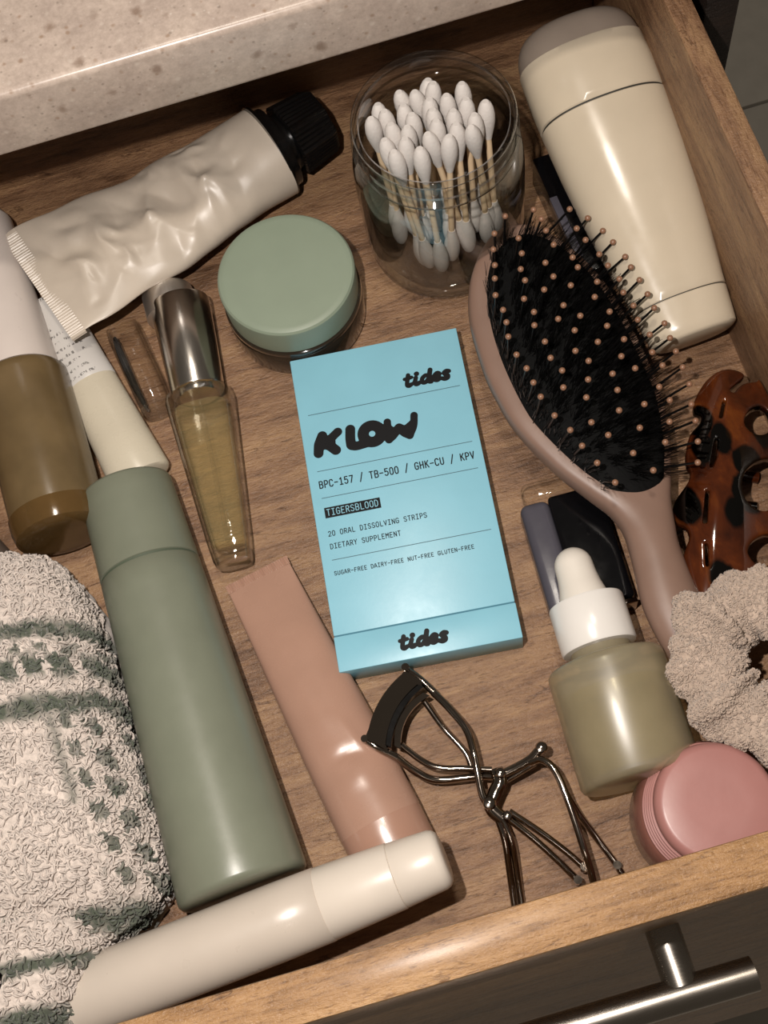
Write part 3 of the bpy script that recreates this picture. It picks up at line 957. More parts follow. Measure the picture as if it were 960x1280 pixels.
# ================================================================== hairbrush
def hairbrush():
    cx, cy = 8.45, 2.9
    t = thing('hairbrush', 'taupe oval paddle hairbrush with black ball-tipped bristles', 'hairbrush', (cx, cy, 1.55), (0, math.radians(9), 0))
    tab = [(-13.0, 9.62, 0.25), (-12.8, 9.60, 0.6), (-12.3, 9.55, 0.85), (-10.3, 9.36, 1.0), (-7.6, 9.03, 1.08), (-5.5, 9.12, 0.95), (-4.4, 9.24, 1.0), (-3.6, 9.22, 1.2), (-2.8, 9.10, 1.62), (-1.3, 8.88, 2.36),
           (0.7, 8.60, 3.0), (2.2, 8.45, 3.16), (3.4, 8.36, 3.18), (5.75, 8.25, 2.95), (7.3, 8.2, 2.45), (8.4, 8.18, 1.78), (9.0, 8.17, 1.22), (9.35, 8.16, 0.7), (9.5, 8.16, 0.25)]
    xs = np.array([a[0] for a in tab]); 
    def ev(y):
        # smooth interpolation
        i = int(np.clip(np.searchsorted(xs, y) - 1, 0, len(xs) - 2))
        def cr(k):
            p = [tab[max(0, i - 1)][k], tab[i][k], tab[i + 1][k], tab[min(len(tab) - 1, i + 2)][k]]
            xa = [xs[max(0, i - 1)], xs[i], xs[i + 1], xs[min(len(tab) - 1, i + 2)]]
            h_ = xa[2] - xa[1]
            s = (y - xa[1]) / h_
            m1 = (p[2] - p[0]) / (xa[2] - xa[0]) * h_
            m2 = (p[3] - p[1]) / (xa[3] - xa[1]) * h_
            return (2*s**3-3*s**2+1)*p[1] + (s**3-2*s**2+s)*m1 + (-2*s**3+3*s**2)*p[2] + (s**3-s**2)*m2
        return cr(1) - cx, max(0.05, cr(2))
    rings = []
    ys = list(np.linspace(-13.0, -12.3, 8)) + list(np.linspace(-12.1, 8.2, 80)) + list(np.linspace(8.35, 9.5, 16))
    for y in ys:
        x0, hw = ev(y)
        head = min(1, max(0, (y + 5.5) / 4.0))
        th = 0.75 * (1 - head) + 0.62 * head
        th *= min(1, hw / 0.9) ** 0.5
        pw = 2.0 + 1.6 * head
        ring = []
        for j in range(48):
            a = 2 * PI * j / 48
            c_, s_ = math.cos(a), math.sin(a)
            c2 = math.copysign(abs(c_) ** (2 / pw), c_)
            s2 = math.copysign(abs(s_) ** (2 / pw), s_)
            ring.append((x0 + hw * c2, y - cy, 0.62 + th * s2 + 0.1 * (1 - head)))
        rings.append(ring)
    link('paddle', loft(rings, smooth=60), 'taupe', t)
    # cushion: a low dome inside the rim
    def inner(y):
        x0, hw = ev(y)
        return x0 + 0.14, max(0.03, (hw - 0.74))
    yA, yB = -3.35, 8.82
    rings = []
    ny = 60
    for i in range(ny + 1):
        a = i / ny
        y = yA + (yB - yA) * (0.5 - 0.5 * math.cos(a * PI))
        x0, _ = ev(y)
        s = (y - (yA + yB) / 2) / ((yB - yA) / 2)
        env = 2.62 * math.sqrt(max(0.0, 1 - abs(s) ** 2.3))
        _, hw_in = inner(y)
        hwc = max(0.02, min(env, hw_in + 0.25))
        ring = []
        for j in range(33):
            q = -1 + 2 * j / 32
            zz = 1.2 + 0.62 * max(0.0, (1 - q * q)) ** 0.6 * max(0.0, 1 - s * s) ** 0.45
            ring.append((x0 + 0.10 + hwc * q, y - cy, zz))
        rings.append(ring)
    cu = link('cushion', loft(rings, False, False, False, 80), 'cushion', t)
    # bristles
    pin_me = lathe_z([(0.075, -0.1), (0.05, 0.05), (0.045, 1.85)], 8)
    ball_me = bpy.data.meshes.new('ball')
    bm = bmesh.new(); bmesh.ops.create_icosphere(bm, subdivisions=2, radius=0.125 * S); bm.to_mesh(ball_me); bm.free()
    ball_me.polygons.foreach_set('use_smooth', [True] * len(ball_me.polygons))
    pin_me.materials.append(M['bristle']); ball_me.materials.append(M['copper_ball'])
    sp = 0.74
    r4 = random.Random(5)
    hairs = []
    row = 0
    y = yB - 0.42
    while y > yA + 0.35:
        x0, _ = ev(y)
        s = (y - (yA + yB) / 2) / ((yB - yA) / 2)
        env = 2.62 * math.sqrt(max(0.0, 1 - abs(s) ** 2.3))
        _, hi = inner(y)
        hwc = min(env, hi + 0.25) - 0.22
        n = max(1, int(hwc * 2 / sp) + (row % 2 == 0)) if y > -1.0 else max(1, int(hwc * 2 / sp) + 1)
        for k in range(n):
            q = 0 if n == 1 else (-1 + 2 * k / (n - 1)) 
            bx = x0 + 0.10 + q * hwc
            zz = 1.18 + 0.62 * max(0.0, 1 - q * q) ** 0.6 * max(0.0, 1 - s * s) ** 0.45
            nx, nyv = (0.10 + 0.50 * q if q > 0 else 0.10 + 0.18 * q), (s * 0.10 if s > 0 else -0.62 * s * s)
            ax = Vector((nx + r4.uniform(-.06, .06), nyv + r4.uniform(-.06, .06), 1)).normalized()
            o = bpy.data.objects.new('bristle', pin_me); COL.objects.link(o); o.parent = t
            o.rotation_mode = 'QUATERNION'
            o.rotation_quaternion = Vector((0, 0, 1)).rotation_difference(ax)
            o.location = Vector((bx, y - cy, zz)) * S
            b = bpy.data.objects.new('bristle_tip', ball_me); COL.objects.link(b); b.parent = o
            b.location = (0, 0, 1.9 * S)
            for _ in range(26):
                aa = Vector((nx * 1.1 + r4.uniform(-.22, .22), nyv + r4.uniform(-.22, .22), 1)).normalized()
                hairs.append((Vector((bx + r4.uniform(-.3, .3) - 0.1 * q, y - cy + r4.uniform(-.3, .3), zz - 0.1)), aa, r4.uniform(0.7, 1.35)))
        y -= sp * 0.86
        row += 1
    V, F = [], []
    for p, a, L in hairs:
        sdx = a.cross(Vector((0, 1, 0))).normalized()
        sdy = a.cross(sdx)
        b = len(V)
        for k in range(3):
            an = 2 * PI * k / 3
            o_ = (sdx * math.cos(an) + sdy * math.sin(an)) * 0.018
            V.append(tuple(p + o_)); V.append(tuple(p + a * L + o_ * 0.5))
        for k in range(3):
            k2 = (k + 1) % 3
            F.append((b + 2 * k, b + 2 * k2, b + 2 * k2 + 1, b + 2 * k + 1))
    link('fine_hairs', mesh(V, F, None), 'bristle', t, 'fine black nylon hairs between the pins', 'stuff')
hairbrush()

# ================================================================== claw clip
def claw_clip():
    out = [(15.45, -0.16), (15.25, -0.03), (14.79, 0.01), (14.44, -0.11), (14.22, -0.28), (14.12, -0.10), (14.60, 0.16), (14.92, 0.38), (14.70, 0.72), (14.17, 0.90), (13.47, 0.67), (12.80, 0.06), (12.57, -0.47), (12.71, -0.75),
           (12.55, -1.07), (12.07, -1.36), (11.66, -2.04), (11.50, -2.57), (11.52, -2.87), (11.29, -3.23), (10.67, -3.68), (10.42, -4.10), (10.43, -4.53), (10.63, -4.88), (10.61, -5.29), (10.36, -5.63), (10.06, -6.09), (10.01, -6.76), (10.05, -7.6), (10.4, -8.3),
           (11.2, -8.75), (12.2, -8.6), (13.1, -8.0), (13.9, -7.2), (14.6, -6.1), (15.1, -4.8), (15.45, -3.2)]
    holes = [[(14.05, -1.75), (14.22, -1.40), (14.62, -1.16), (15.05, -1.2), (15.12, -1.6), (14.85, -2.2), (14.45, -2.3), (14.14, -2.1)],
             [(12.96, -4.4), (13.02, -4.05), (13.35, -3.6), (13.9, -3.32), (14.45, -3.3), (14.55, -3.8), (14.2, -4.7), (13.65, -5.2), (13.24, -5.1), (12.99, -4.75)],
             [(12.35, -6.55), (12.65, -6.22), (13.2, -6.05), (13.55, -6.2), (13.35, -6.75), (12.9, -7.15), (12.5, -7.0)],
             [(13.70, -0.45), (13.80, -0.50), (13.35, -1.25), (13.22, -1.22)],
             [(12.80, -1.95), (12.90, -2.0), (12.28, -3.1), (12.16, -3.05)],
             [(11.72, -3.85), (11.85, -3.88), (11.32, -5.1), (11.16, -5.05)],
             [(10.98, -5.75), (11.10, -5.78), (10.85, -6.65), (10.72, -6.62)]]
    cu = bpy.data.curves.new('claw', 'CURVE')
    cu.dimensions = '2D'
    cu.fill_mode = 'BOTH'
    cu.extrude = 0.17 * S
    cu.bevel_depth = 0.085 * S
    cu.bevel_resolution = 3
    cu.offset = -0.085 * S
    ox, oy = 12.8, -4.0
    for poly, n in [(out, 4)] + [(h_, 5 if len(h_) > 4 else 1) for h_ in holes]:
        P = [Vector((a, b, 0)) for a, b in poly]
        pts = []
        m = len(P)
        for i in range(m):
            a, b, c_, d_ = P[i - 1], P[i], P[(i + 1) % m], P[(i + 2) % m]
            for k in range(n):
                u = k / n
                pts.append(0.5 * ((2 * b) + (c_ - a) * u + (2 * a - 5 * b + 4 * c_ - d_) * u * u + (3 * b - a - 3 * c_ + d_) * u ** 3))
        sp = cu.splines.new('POLY')
        sp.points.add(len(pts) - 1)
        for q, v in zip(sp.points, pts):
            q.co = ((v.x - ox) * S, (v.y - oy) * S, 0, 1)
        sp.use_cyclic_u = True
    tmp = bpy.data.objects.new('tmp_claw', cu)
    COL.objects.link(tmp)
    dg = bpy.context.evaluated_depsgraph_get()
    me0 = bpy.data.meshes.new_from_object(tmp.evaluated_get(dg))
    bpy.data.objects.remove(tmp)
    tmp = bpy.data.objects.new('tmp_claw', me0)
    COL.objects.link(tmp)
    rm = tmp.modifiers.new('r', 'REMESH')
    rm.mode = 'VOXEL'
    rm.voxel_size = 0.055 * S
    rm.use_smooth_shade = True
    sm = tmp.modifiers.new('s', 'SMOOTH')
    sm.iterations = 5
    sm.factor = 0.5
    bpy.context.view_layer.update()
    dg = bpy.context.evaluated_depsgraph_get()
    me = bpy.data.meshes.new_from_object(tmp.evaluated_get(dg))
    bpy.data.objects.remove(tmp)
    # bend the plate into the clip's arch
    n = len(me.vertices)
    co = np.empty(n * 3, np.float32)
    me.vertices.foreach_get('co', co)
    co = co.reshape(-1, 3) / S
    ax = np.array([0.42, 0.91])                       # long direction of the clip
    px = np.array([0.91, -0.42])
    s = co[:, 0] * px[0] + co[:, 1] * px[1]
    l = co[:, 0] * ax[0] + co[:, 1] * ax[1]
    co[:, 2] += 2.55 - 0.28 * np.clip(np.abs(s + 0.2) - 0.3, 0, 9) ** 1.9 * np.where(s < 0, 1.25, 0.9) - 0.028 * l * l
    co[:, 2] = np.maximum(co[:, 2], 0.25 + 0.0 * s)
    me.vertices.foreach_set('co', (co * S).ravel())
    me.polygons.foreach_set('use_smooth', [True] * len(me.polygons))
    me.update()
    t = thing('claw_clip', 'tortoiseshell plastic hair claw clip by the drawer side', 'hair clip', (ox, oy, 0))
    me.materials.clear()
    link('arched_shell', me, 'tortoise', t)
    # the second jaw lies below, its teeth under the arch
    rings_tab = []
    for k in range(6):
        a = -3.6 + k * 1.25
        c0 = Vector((ax[0] * a + px[0] * 1.1, ax[1] * a + px[1] * 1.1, 0.25))
        path = [c0 + Vector((px[0] * u, px[1] * u, zz)) for u, zz in ((0.0, 0.0), (-0.7, 0.1), (-1.5, 0.35), (-2.1, 0.75))]
        link('tooth', tube(smooth_path(path, 5), lambda u: 0.24 * (1 - 0.55 * u), 10), 'tortoise', t)
    sp_ = [Vector((math.cos(a) * 0.28, a * 0.035 - 0.5, 0.75 + math.sin(a) * 0.28)) for a in np.linspace(0, 28, 140)]
    link('spring', tube(sp_, 0.05, 6), 'chrome', t)
claw_clip()

# ================================================================== fuzzy surfaces
def vnoise(P, seed=0):
    """cheap smooth value noise in 3-D (numpy)"""
    P = np.asarray(P, float)
    i = np.floor(P).astype(np.int64)
    f = P - i
    f = f * f * (3 - 2 * f)
    def hsh(a, b, c):
        n = (a * 374761393 + b * 668265263 + c * 2147483647 + seed * 974711) & 0x7fffffff
        n = ((n ^ (n >> 13)) * 1274126177) & 0x7fffffff
        return ((n ^ (n >> 16)) & 0xffff) / 65535.0
    r = 0
    for dx in (0, 1):
        for dy in (0, 1):
            for dz in (0, 1):
                w = (f[:, 0] if dx else 1 - f[:, 0]) * (f[:, 1] if dy else 1 - f[:, 1]) * (f[:, 2] if dz else 1 - f[:, 2])
                r = r + w * hsh(i[:, 0] + dx, i[:, 1] + dy, i[:, 2] + dz)
    return r

def loops_mesh(P, N, C, rad, wire, seg=6, tilt=0.6):
    """tiny yarn loops standing on points P with normals N, colours C"""
    n = len(P)
    a = rng.normal(size=(n, 3))
    T = a - (a * N).sum(1, keepdims=True) * N
    T /= np.linalg.norm(T, axis=1, keepdims=True) + 1e-9
    B = np.cross(N, T)
    Nn = N + B * rng.uniform(-tilt, tilt, (n, 1))
    Nn /= np.linalg.norm(Nn, axis=1, keepdims=True)
    B = np.cross(Nn, T)
    R = rad * rng.uniform(0.7, 1.3, (n, 1))
    V = np.empty((n, seg, 3, 3))
    for k in range(seg):
        th = -0.25 + (PI + 0.5) * k / (seg - 1)
        tw = (k / (seg - 1) - 0.5) * 0.8
        d_ = T * math.cos(th) + Nn * math.sin(th)
        c_ = P + R * (T * math.cos(th) + Nn * (math.sin(th) * 1.25) + B * tw)
        for j in range(3):
            an = 2 * PI * j / 3
            V[:, k, j] = c_ + wire * (d_ * math.cos(an) + B * math.sin(an))
    V = V.reshape(-1, 3)
    base = (np.arange(n) * seg * 3)[:, None]
    q = []
    for k in range(seg - 1):
        for j in range(3):
            j2 = (j + 1) % 3
            q.append([k * 3 + j, k * 3 + j2, (k + 1) * 3 + j2, (k + 1) * 3 + j])
    Q = (base[:, None] + np.array(q)[None]).reshape(-1, 4)
    col = np.repeat(C, seg * 3, axis=0)
    return fast_mesh(V, Q, col)

CREAM = np.array(lin('#cfc4bb')[:3])
SAGE = np.array(lin('#565c50')[:3])

def grid_surface(P, nu, nv):
    """vertex normals of a (nu,nv) grid closed in v"""
    G = P.reshape(nu, nv, 3)
    du = np.gradient(G, axis=0)
    dv = np.roll(G, -1, 1) - np.roll(G, 1, 1)
    n = np.cross(du, dv)
    n /= np.linalg.norm(n, axis=2, keepdims=True) + 1e-12
    return n.reshape(-1, 3)

def grid_quads(nu, nv):
    a = np.arange((nu - 1) * nv).reshape(nu - 1, nv)
    b = np.roll(a, -1, 1)
    return np.stack([a, b, b + nv, a + nv], -1).reshape(-1, 4)

def towel_pattern(P, lobe):
    x, y = P[:, 0], P[:, 1]
    n1 = vnoise(P * 4.0, 3)
    n2 = vnoise(P * 1.5, 9)
    yy = y + 0.10 * (x + 12.75) + (n2 - 0.5) * 0.35
    g = np.zeros(len(P))
    def band(c, w, s=1.0):
        return s * np.clip(1.6 - np.abs(yy - c) / w * 1.2, 0, 1)
    if lobe == 0:
        g = np.maximum(g, band(-2.55, 0.36))
        g = np.maximum(g, band(-4.05, 0.40) * (np.sin(x * 7.2 + yy * 2.0) > -0.6) * 0.95)
        g = np.maximum(g, band(-3.4, 0.22) * (np.sin(x * 7.5) > 0.1) * 0.75)
        g = np.maximum(g, band(-5.45, 0.40))
        pan = np.clip((x + 13.25 - (-5.9 - y) * 0.10) * 2.2, 0, 1) * (yy < -5.8) * (yy > -12.3)
        dots = (np.sin((x + 0.14 * y) * 9.6) > -0.1) * (np.sin(y * 5.6 + np.floor((x + 0.14 * y) * 9.6 / (2 * PI)) * 2.2) > -0.3)
        g = np.maximum(g, pan * dots * 0.8)
        edge = np.clip(1 - np.abs(x + 13.15 - (-5.9 - y) * 0.10) / 0.28, 0, 1) * (yy < -5.6) * (yy > -9.2)
        g = np.maximum(g, edge * 0.7)
        g = np.maximum(g, band(-12.85, 0.40))
    else:
        g = np.maximum(g, band(-14.05, 0.26) * 0.9)
        g = np.maximum(g, band(-15.75, 0.42))
    g = np.clip(g * (0.62 + 0.8 * n1), 0, 1)[:, None]
    return CREAM * (1 - g) * (0.93 + 0.14 * n1[:, None]) + SAGE * g

def blob(outline, ctr, H, z0, seed, p=2.6, nu=90, nv=300):
    O = np.array([(v.x, v.y) for v in smooth_path([(a, b, 0) for a, b in outline + outline[:1]], 20)][:-1])
    seg = np.linalg.norm(np.roll(O, -1, 0) - O, axis=1)
    s = np.concatenate([[0], np.cumsum(seg)])
    OO = np.vstack([O, O[:1]])
    tt = np.linspace(0, s[-1], nv, endpoint=False)
    ox = np.interp(tt, s, OO[:, 0]); oy = np.interp(tt, s, OO[:, 1])
    u = np.linspace(0.02, 1, nu) ** 0.8
    ang = u * PI * 0.5 * 1.12                       # a little past vertical: the fold curls under
    rad = np.sin(np.minimum(ang, PI / 2)) ** (2 / p) * np.where(ang > PI / 2, np.sin(ang), 1.0)
    hh = np.where(ang < PI / 2, np.abs(np.cos(np.minimum(ang, PI / 2))) ** (2 / p), -0.0)
    zz = z0 + H * hh
    X = ctr[0] + rad[:, None] * (ox - ctr[0])[None]
    Y = ctr[1] + rad[:, None] * (oy - ctr[1])[None]
    Z = np.repeat(zz[:, None], nv, 1)
    # below the equator go straight to the bottom
    under = ang > PI / 2
    Z[under] = (z0 * (1 - (ang[under] - PI / 2) / (ang[-1] - PI / 2)))[:, None]
    P = np.stack([X, Y, Z], -1).reshape(-1, 3)
    N = grid_surface(P, nu, nv)
    if N[:nv, 2].mean() < 0: N = -N
    k = vnoise(P * 0.55, seed) - 0.5
    k2 = vnoise(P * 1.6, seed + 1) - 0.5
    k3 = vnoise(P * 5.0, seed + 2) - 0.5
    P = P + N * (0.55 * k + 0.22 * k2 + 0.12 * k3)[:, None]
    P[:, 2] = np.maximum(P[:, 2], 0.02)
    N = grid_surface(P, nu, nv)
    if N[:nv, 2].mean() < 0: N = -N
    return P, N

def sample_grid(P, N, nu, nv, count):
    G = P.reshape(nu, nv, 3)
    A = np.linalg.norm(np.cross(np.diff(G, axis=0), (np.roll(G, -1, 1) - G)[:-1]), axis=2).ravel()
    A = A / A.sum()
    idx = rng.choice(len(A), count, p=A)
    iu, iv = idx // nv, idx % nv
    fu, fv = rng.random(count)[:, None], rng.random(count)[:, None]
    def bil(Ga):
        Ga = Ga.reshape(nu, nv, 3)
        j = (iv + 1) % nv
        return (Ga[iu, iv] * (1 - fu) + Ga[iu + 1, iv] * fu) * (1 - fv) + (Ga[iu, j] * (1 - fu) + Ga[iu + 1, j] * fu) * fv
    p, n = bil(P), bil(N)
    return p, n / (np.linalg.norm(n, axis=1, keepdims=True) + 1e-9)

def towel():
    org = np.array([-15.5, -7.0, 0.0])
    t = thing('hand_towel', 'folded cream terry hand towel with sage green stripes', 'towel', tuple(org))
    main = [(-19.7, 0.6), (-17.3, 1.9), (-14.6, 1.75), (-12.8, 0.85), (-11.9, -0.8), (-11.55, -3.2), (-11.4, -6), (-11.25, -8.6), (-11.0, -10.6), (-11.2, -12.0), (-12.2, -13.1), (-13.6, -13.5), (-16.5, -13.6), (-19.7, -13.4)]
    low = [(-19.7, -11.6), (-16.0, -11.2), (-13.9, -12.0), (-13.35, -13.4), (-13.8, -14.6), (-14.4, -15.7), (-15.6, -16.6), (-17.6, -16.9), (-19.7, -16.7)]
    for k, (o_, c_, H, z0, cnt, nm) in enumerate(((main, (-15.8, -6.0), 4.0, 1.6, 12500, 'folded_layer'), (low, (-16.8, -14.0), 3.2, 2.0, 4200, 'lower_fold'))):
        nu, nv = 90, 300
        P, N = blob(o_, c_, H, z0, 20 + k, 2.7, nu, nv)
        C = towel_pattern(P, k)
        link(nm, fast_mesh(P - org, grid_quads(nu, nv), C), 'towel', t)
        p, n = sample_grid(P, N, nu, nv, cnt)
        keep = (p[:, 2] > 1.2) & (p[:, 0] > -17.6)
        p, n = p[keep], n[keep]
        link('terry_loops', loops_mesh(p - org, n, towel_pattern(p, k), 0.12, 0.046), 'towel', t, 'looped terry pile of the towel', 'stuff')
towel()

def scrunchie():
    c0 = np.array([11.35, -10.75, 3.35])
    t = thing('scrunchie', 'fluffy beige ruffled scrunchie lying on the claw clip', 'scrunchie', (c0[0], c0[1], c0[2] - 1.2))
    nu, nv = 260, 80
    th = np.linspace(0, 2 * PI, nu)
    ph = np.linspace(0, 2 * PI, nv, endpoint=False)
    TH, PH = np.meshgrid(th, ph, indexing='ij')
    r2 = np.random.default_rng(4)
    fold = sum(a * np.sin(f * TH + o_ + 0.8 * np.sin(PH + o_)) for a, f, o_ in ((0.12, 9, 0.3), (0.08, 14, 1.9), (0.06, 5, 4.0), (0.04, 23, 2.2)))
    r = 1.2 * (1 + fold) * (1 + 0.10 * np.cos(3 * PH + 2 * np.sin(4 * TH)))
    R = 2.12 + 0.10 * np.sin(3 * TH + 1)
    X = (R + r * np.cos(PH)) * np.cos(TH)
    Y = (R + r * np.cos(PH)) * np.sin(TH)
    Z = r * 0.86 * np.sin(PH) + 0.10 * np.sin(2 * TH)
    P = np.stack([X, Y, Z], -1).reshape(-1, 3) + np.array([0, 0, 1.2])
    N = grid_surface(P, nu, nv)
    ctrl = P - np.stack([R * np.cos(TH), R * np.sin(TH), 1.2 + 0 * R], -1).reshape(-1, 3)
    if (N * ctrl).sum() < 0: N = -N
    P = P + N * (0.18 * (vnoise(P * 2.2, 41) - 0.5) + 0.12 * (vnoise(P * 6, 42) - 0.5))[:, None]
    base = np.array(lin('#b6a495')[:3])
    C = base * (0.85 + 0.3 * vnoise(P * 3, 43)[:, None])
    link('fabric_ring', fast_mesh(P, grid_quads(nu, nv), C), 'scrunchie', t)
    p, n = sample_grid(P, N, nu, nv, 15000)
    link('chenille_pile', loops_mesh(p, n, base * (0.88 + 0.24 * rng.random((len(p), 1))), 0.055, 0.030, 5), 'scrunchie', t, 'fluffy chenille pile of the scrunchie', 'stuff')
scrunchie()

# ================================================================== pink jar
def pink_jar():
    t = thing('pink_jar', 'round jar with dusty pink ridged lid by the drawer front', 'jar', (7.62, -14.9, 0.0), (0, math.radians(4.0), 0))
    link('jar_base', lathe_z([(2.0, 0.2), (2.35, 0.24), (2.46, 0.5), (2.48, 1.6), (2.42, 2.3), (2.25, 2.6), (2.05, 2.7)], 80), 'pink_body', t)
    prof = [(2.2, 2.4), (2.26, 2.45)]
    for k in range(5):
        z = 2.52 + k * 0.2
        rk = 2.30 - 0.04 * k
        prof += [(rk, z), (rk, z + 0.09), (rk - 0.07, z + 0.12), (rk - 0.07, z + 0.17)]
    prof += [(2.09, 3.54), (2.06, 3.72), (1.99, 3.86), (1.88, 3.94), (1.78, 3.97), (1.0, 3.975)]
    link('lid', lathe_z(prof, 96, smooth=35), 'pink_lid', t)
pink_jar()

# ================================================================== dropper bottle
def dropper_bottle():
    t = thing('dropper_bottle', 'frosted glass serum bottle with white dropper cap', 'bottle', (5.98, -13.3, 0), (0, 0, math.radians(88.5)))
    z = 2.17
    body = [(0.0, 1.6), (0.03, 1.95), (0.1, 2.08), (0.25, 2.15), (4.12, 2.15), (4.3, 2.13), (4.4, 2.06), (4.44, 1.95), (4.5, 1.2), (4.62, 1.12), (5.0, 1.1)]
    link('glass_body', lathe_x(body, z, 80, smooth=50), 'frost', t)
    link('serum', lathe_x([(0.35, 1.2), (0.42, 1.75), (0.6, 1.88), (3.4, 1.88), (3.5, 1.5)], z, 56), 'serum', t, 'pale yellow serum inside the bottle')
    link('collar', lathe_x([(4.92, 1.2), (4.95, 1.36), (5.02, 1.4), (6.68, 1.4), (6.76, 1.36), (6.8, 1.2)], z, 72), 'white_gloss', t)
    bulb = [(6.7, 0.93), (7.0, 0.9), (7.4, 0.80), (7.8, 0.74), (8.2, 0.72)]
    for i in range(1, 9):
        a = i / 8 * PI / 2
        bulb.append((8.2 + 0.72 * math.sin(a), 0.72 * max(0.03, math.cos(a))))
    link('rubber_bulb', lathe_x(bulb, z, 48), 'rubber', t)
dropper_bottle()

# black bottle under the brush
kb = thing('black_bottle', 'flat black bottle with grey side under the hairbrush neck', 'bottle', (6.5, -4.0, 0), (0, 0, math.radians(-2)))
link('bottle_body', box_mesh(-0.35, 1.75, -2.5, 2.2, 0.02, 1.2, 0.16, 4), 'black_gloss', kb)
link('side_panel', box_mesh(-1.5, -0.33, -2.5, 2.15, 0.0, 1.22, 0.32, 5), 'grey_panel', kb, 'slate grey side of the bottle')
link('clear_shoulder', box_mesh(-1.25, 1.3, 2.1, 3.05, 0.05, 1.1, 0.3, 4), 'clear', kb)
link('ring', box_mesh(0.2, 1.8, -2.75, -2.52, 0.05, 1.15, 0.08, 2), 'chrome', kb)

# ================================================================== sage bottle
def sage_bottle():
    p0, p1 = Vector((-8.42, -13.05, 0)), Vector((-9.58, 3.45, 0))
    dv = p1 - p0
    L = dv.length
    t = thing('sage_bottle', 'tall sage green cylindrical bottle lying beside the towel', 'bottle', tuple(p0), (0, 0, math.atan2(dv.y, dv.x)))
    def r(x): return 2.34 + (1.83 - 2.34) * x / L
    seam = L - 3.85
    link('body', lathe_x([(0, r(0) - 0.25), (0.05, r(0) - 0.1), (0.16, r(0) - 0.02), (0.3, r(0.3))] + [(x, r(x)) for x in np.linspace(1, seam - 0.1, 12)] + [(seam - 0.03, r(seam) - 0.04)], lie=True, seg=80, smooth=50), 'sage', t)
    link('seam_ring', lathe_x([(seam - 0.1, r(seam) - 0.05), (seam + 0.1, r(seam) - 0.05)], zc=r(seam), seg=64), 'sage_gap', t)
    link('cap', lathe_x([(seam + 0.02, r(seam) - 0.04), (seam + 0.06, r(seam))] + [(x, r(x)) for x in np.linspace(seam + 0.5, L - 0.25, 6)] + [(L - 0.12, r(L) - 0.03), (L - 0.03, r(L) - 0.14), (L, r(L) - 0.3)], lie=True, seg=80, smooth=50), 'sage', t)
sage_bottle()

# ================================================================== peach tube
def peach_tube():
    p0, p1 = Vector((-5.42, -1.5, 0)), Vector((-2.95, -13.7, 0))
    dv = p1 - p0
    L = dv.length
    t = thing('peach_tube', 'peach pink squeeze tube between sage bottle and blue box', 'tube', tuple(p0), (0, 0, math.atan2(dv.y, dv.x)))
    rings = []
    n = 80
    Lb = 10.7
    for i in range(61):
        u = i / 60
        x = Lb * u
        hw, = interp([(0, 1.32), (0.3, 1.42), (0.7, 1.55), (1, 1.58)], u)
        ht, = interp([(0, 0.06), (0.06, 0.2), (0.3, 0.6), (0.6, 0.92), (1, 1.12)], u)
        zc, = interp([(0, 0.75), (0.5, 0.92), (1, 1.12)], u)
        ring = []
        for j in range(n):
            a = 2 * PI * j / n
            z = ht * math.sin(a)
            y = hw * math.cos(a)
            dent = 0
            if math.sin(a) > 0:
                dent = crumple_field(np.array([x]), np.array([y]), [(8.1, 0.1, 1.35, 0.35, 0.9, -0.10), (7.5, 0.55, 0.25, 0.3, 1.2, 0.05), (9.0, -0.2, 1.7, 0.5, 1.2, 0.05), (5.0, -0.4, 0.1, 0.5, 2.5, 0.03)])[0]
            ring.append((x, y, zc + z + dent))
        rings.append(ring)
    link('tube_body', loft(rings, smooth=60), 'peach', t)
    V, F = [], []
    m = 150
    for xx, amp in ((-0.34, 0.012), (-0.28, 0.03), (-0.06, 0.03), (0.02, 0.01)):
        for s in (1, -1):
            for i in range(m + 1):
                V.append((xx, -1.34 + 2.68 * i / m, 0.75 + s * 0.05 + amp * math.sin(2 * PI * 26 * i / m)))
    for k in range(3):
        for s in (0, 1):
            b, c_ = (k * 2 + s) * (m + 1), ((k + 1) * 2 + s) * (m + 1)
            for i in range(m): F.append((b + i, b + i + 1, c_ + i + 1, c_ + i))
    for i in range(m): F.append((i, i + 1, m + 2 + i, m + 1 + i))
    link('crimp', mesh(V, F, 60), 'peach', t)
    link('cap', lathe_x([(Lb - 0.05, 1.50), (Lb, 1.57), (L - 0.5, 1.55), (L - 0.12, 1.42), (L, 1.1)], 1.13, 64, k=0.71), 'peach_cap', t)
peach_tube()

# ================================================================== ivory stick lying along the drawer front
def ivory_stick():
    p0, p1 = Vector((-1.32, -14.02, 3.62)), Vector((-15.6, -15.1, 2.6))
    dv = p1 - p0
    L = dv.length
    t = thing('ivory_stick', 'long ivory stick tube lying along the drawer front', 'tube', tuple(p0))
    t.rotation_euler = (Matrix.Rotation(math.atan2(dv.y, dv.x), 4, 'Z') @ Matrix.Rotation(-math.asin(dv.z / L), 4, 'Y')).to_euler()
    link('cap', lathe_x([(0, 0.72), (0.04, 0.86), (0.14, 0.97), (0.3, 1.03), (1.72, 1.12), (1.76, 1.09)], 0, 72, smooth=50), 'ivory_cap', t)
    rings = [(1.74, 1.08), (1.78, 1.14), (1.95, 1.15)]
    link('grip_collar', lathe_x(rings + [(4.35, 1.25), (4.4, 1.22)], 0, 72), 'ivory_cap', t)
    link('body', lathe_x([(4.36, 1.2), (4.42, 1.27), (6, 1.30), (L - 0.3, 1.3), (L - 0.06, 1.22), (L, 1.0)], 0, 72, smooth=50), 'ivory', t)
ivory_stick()

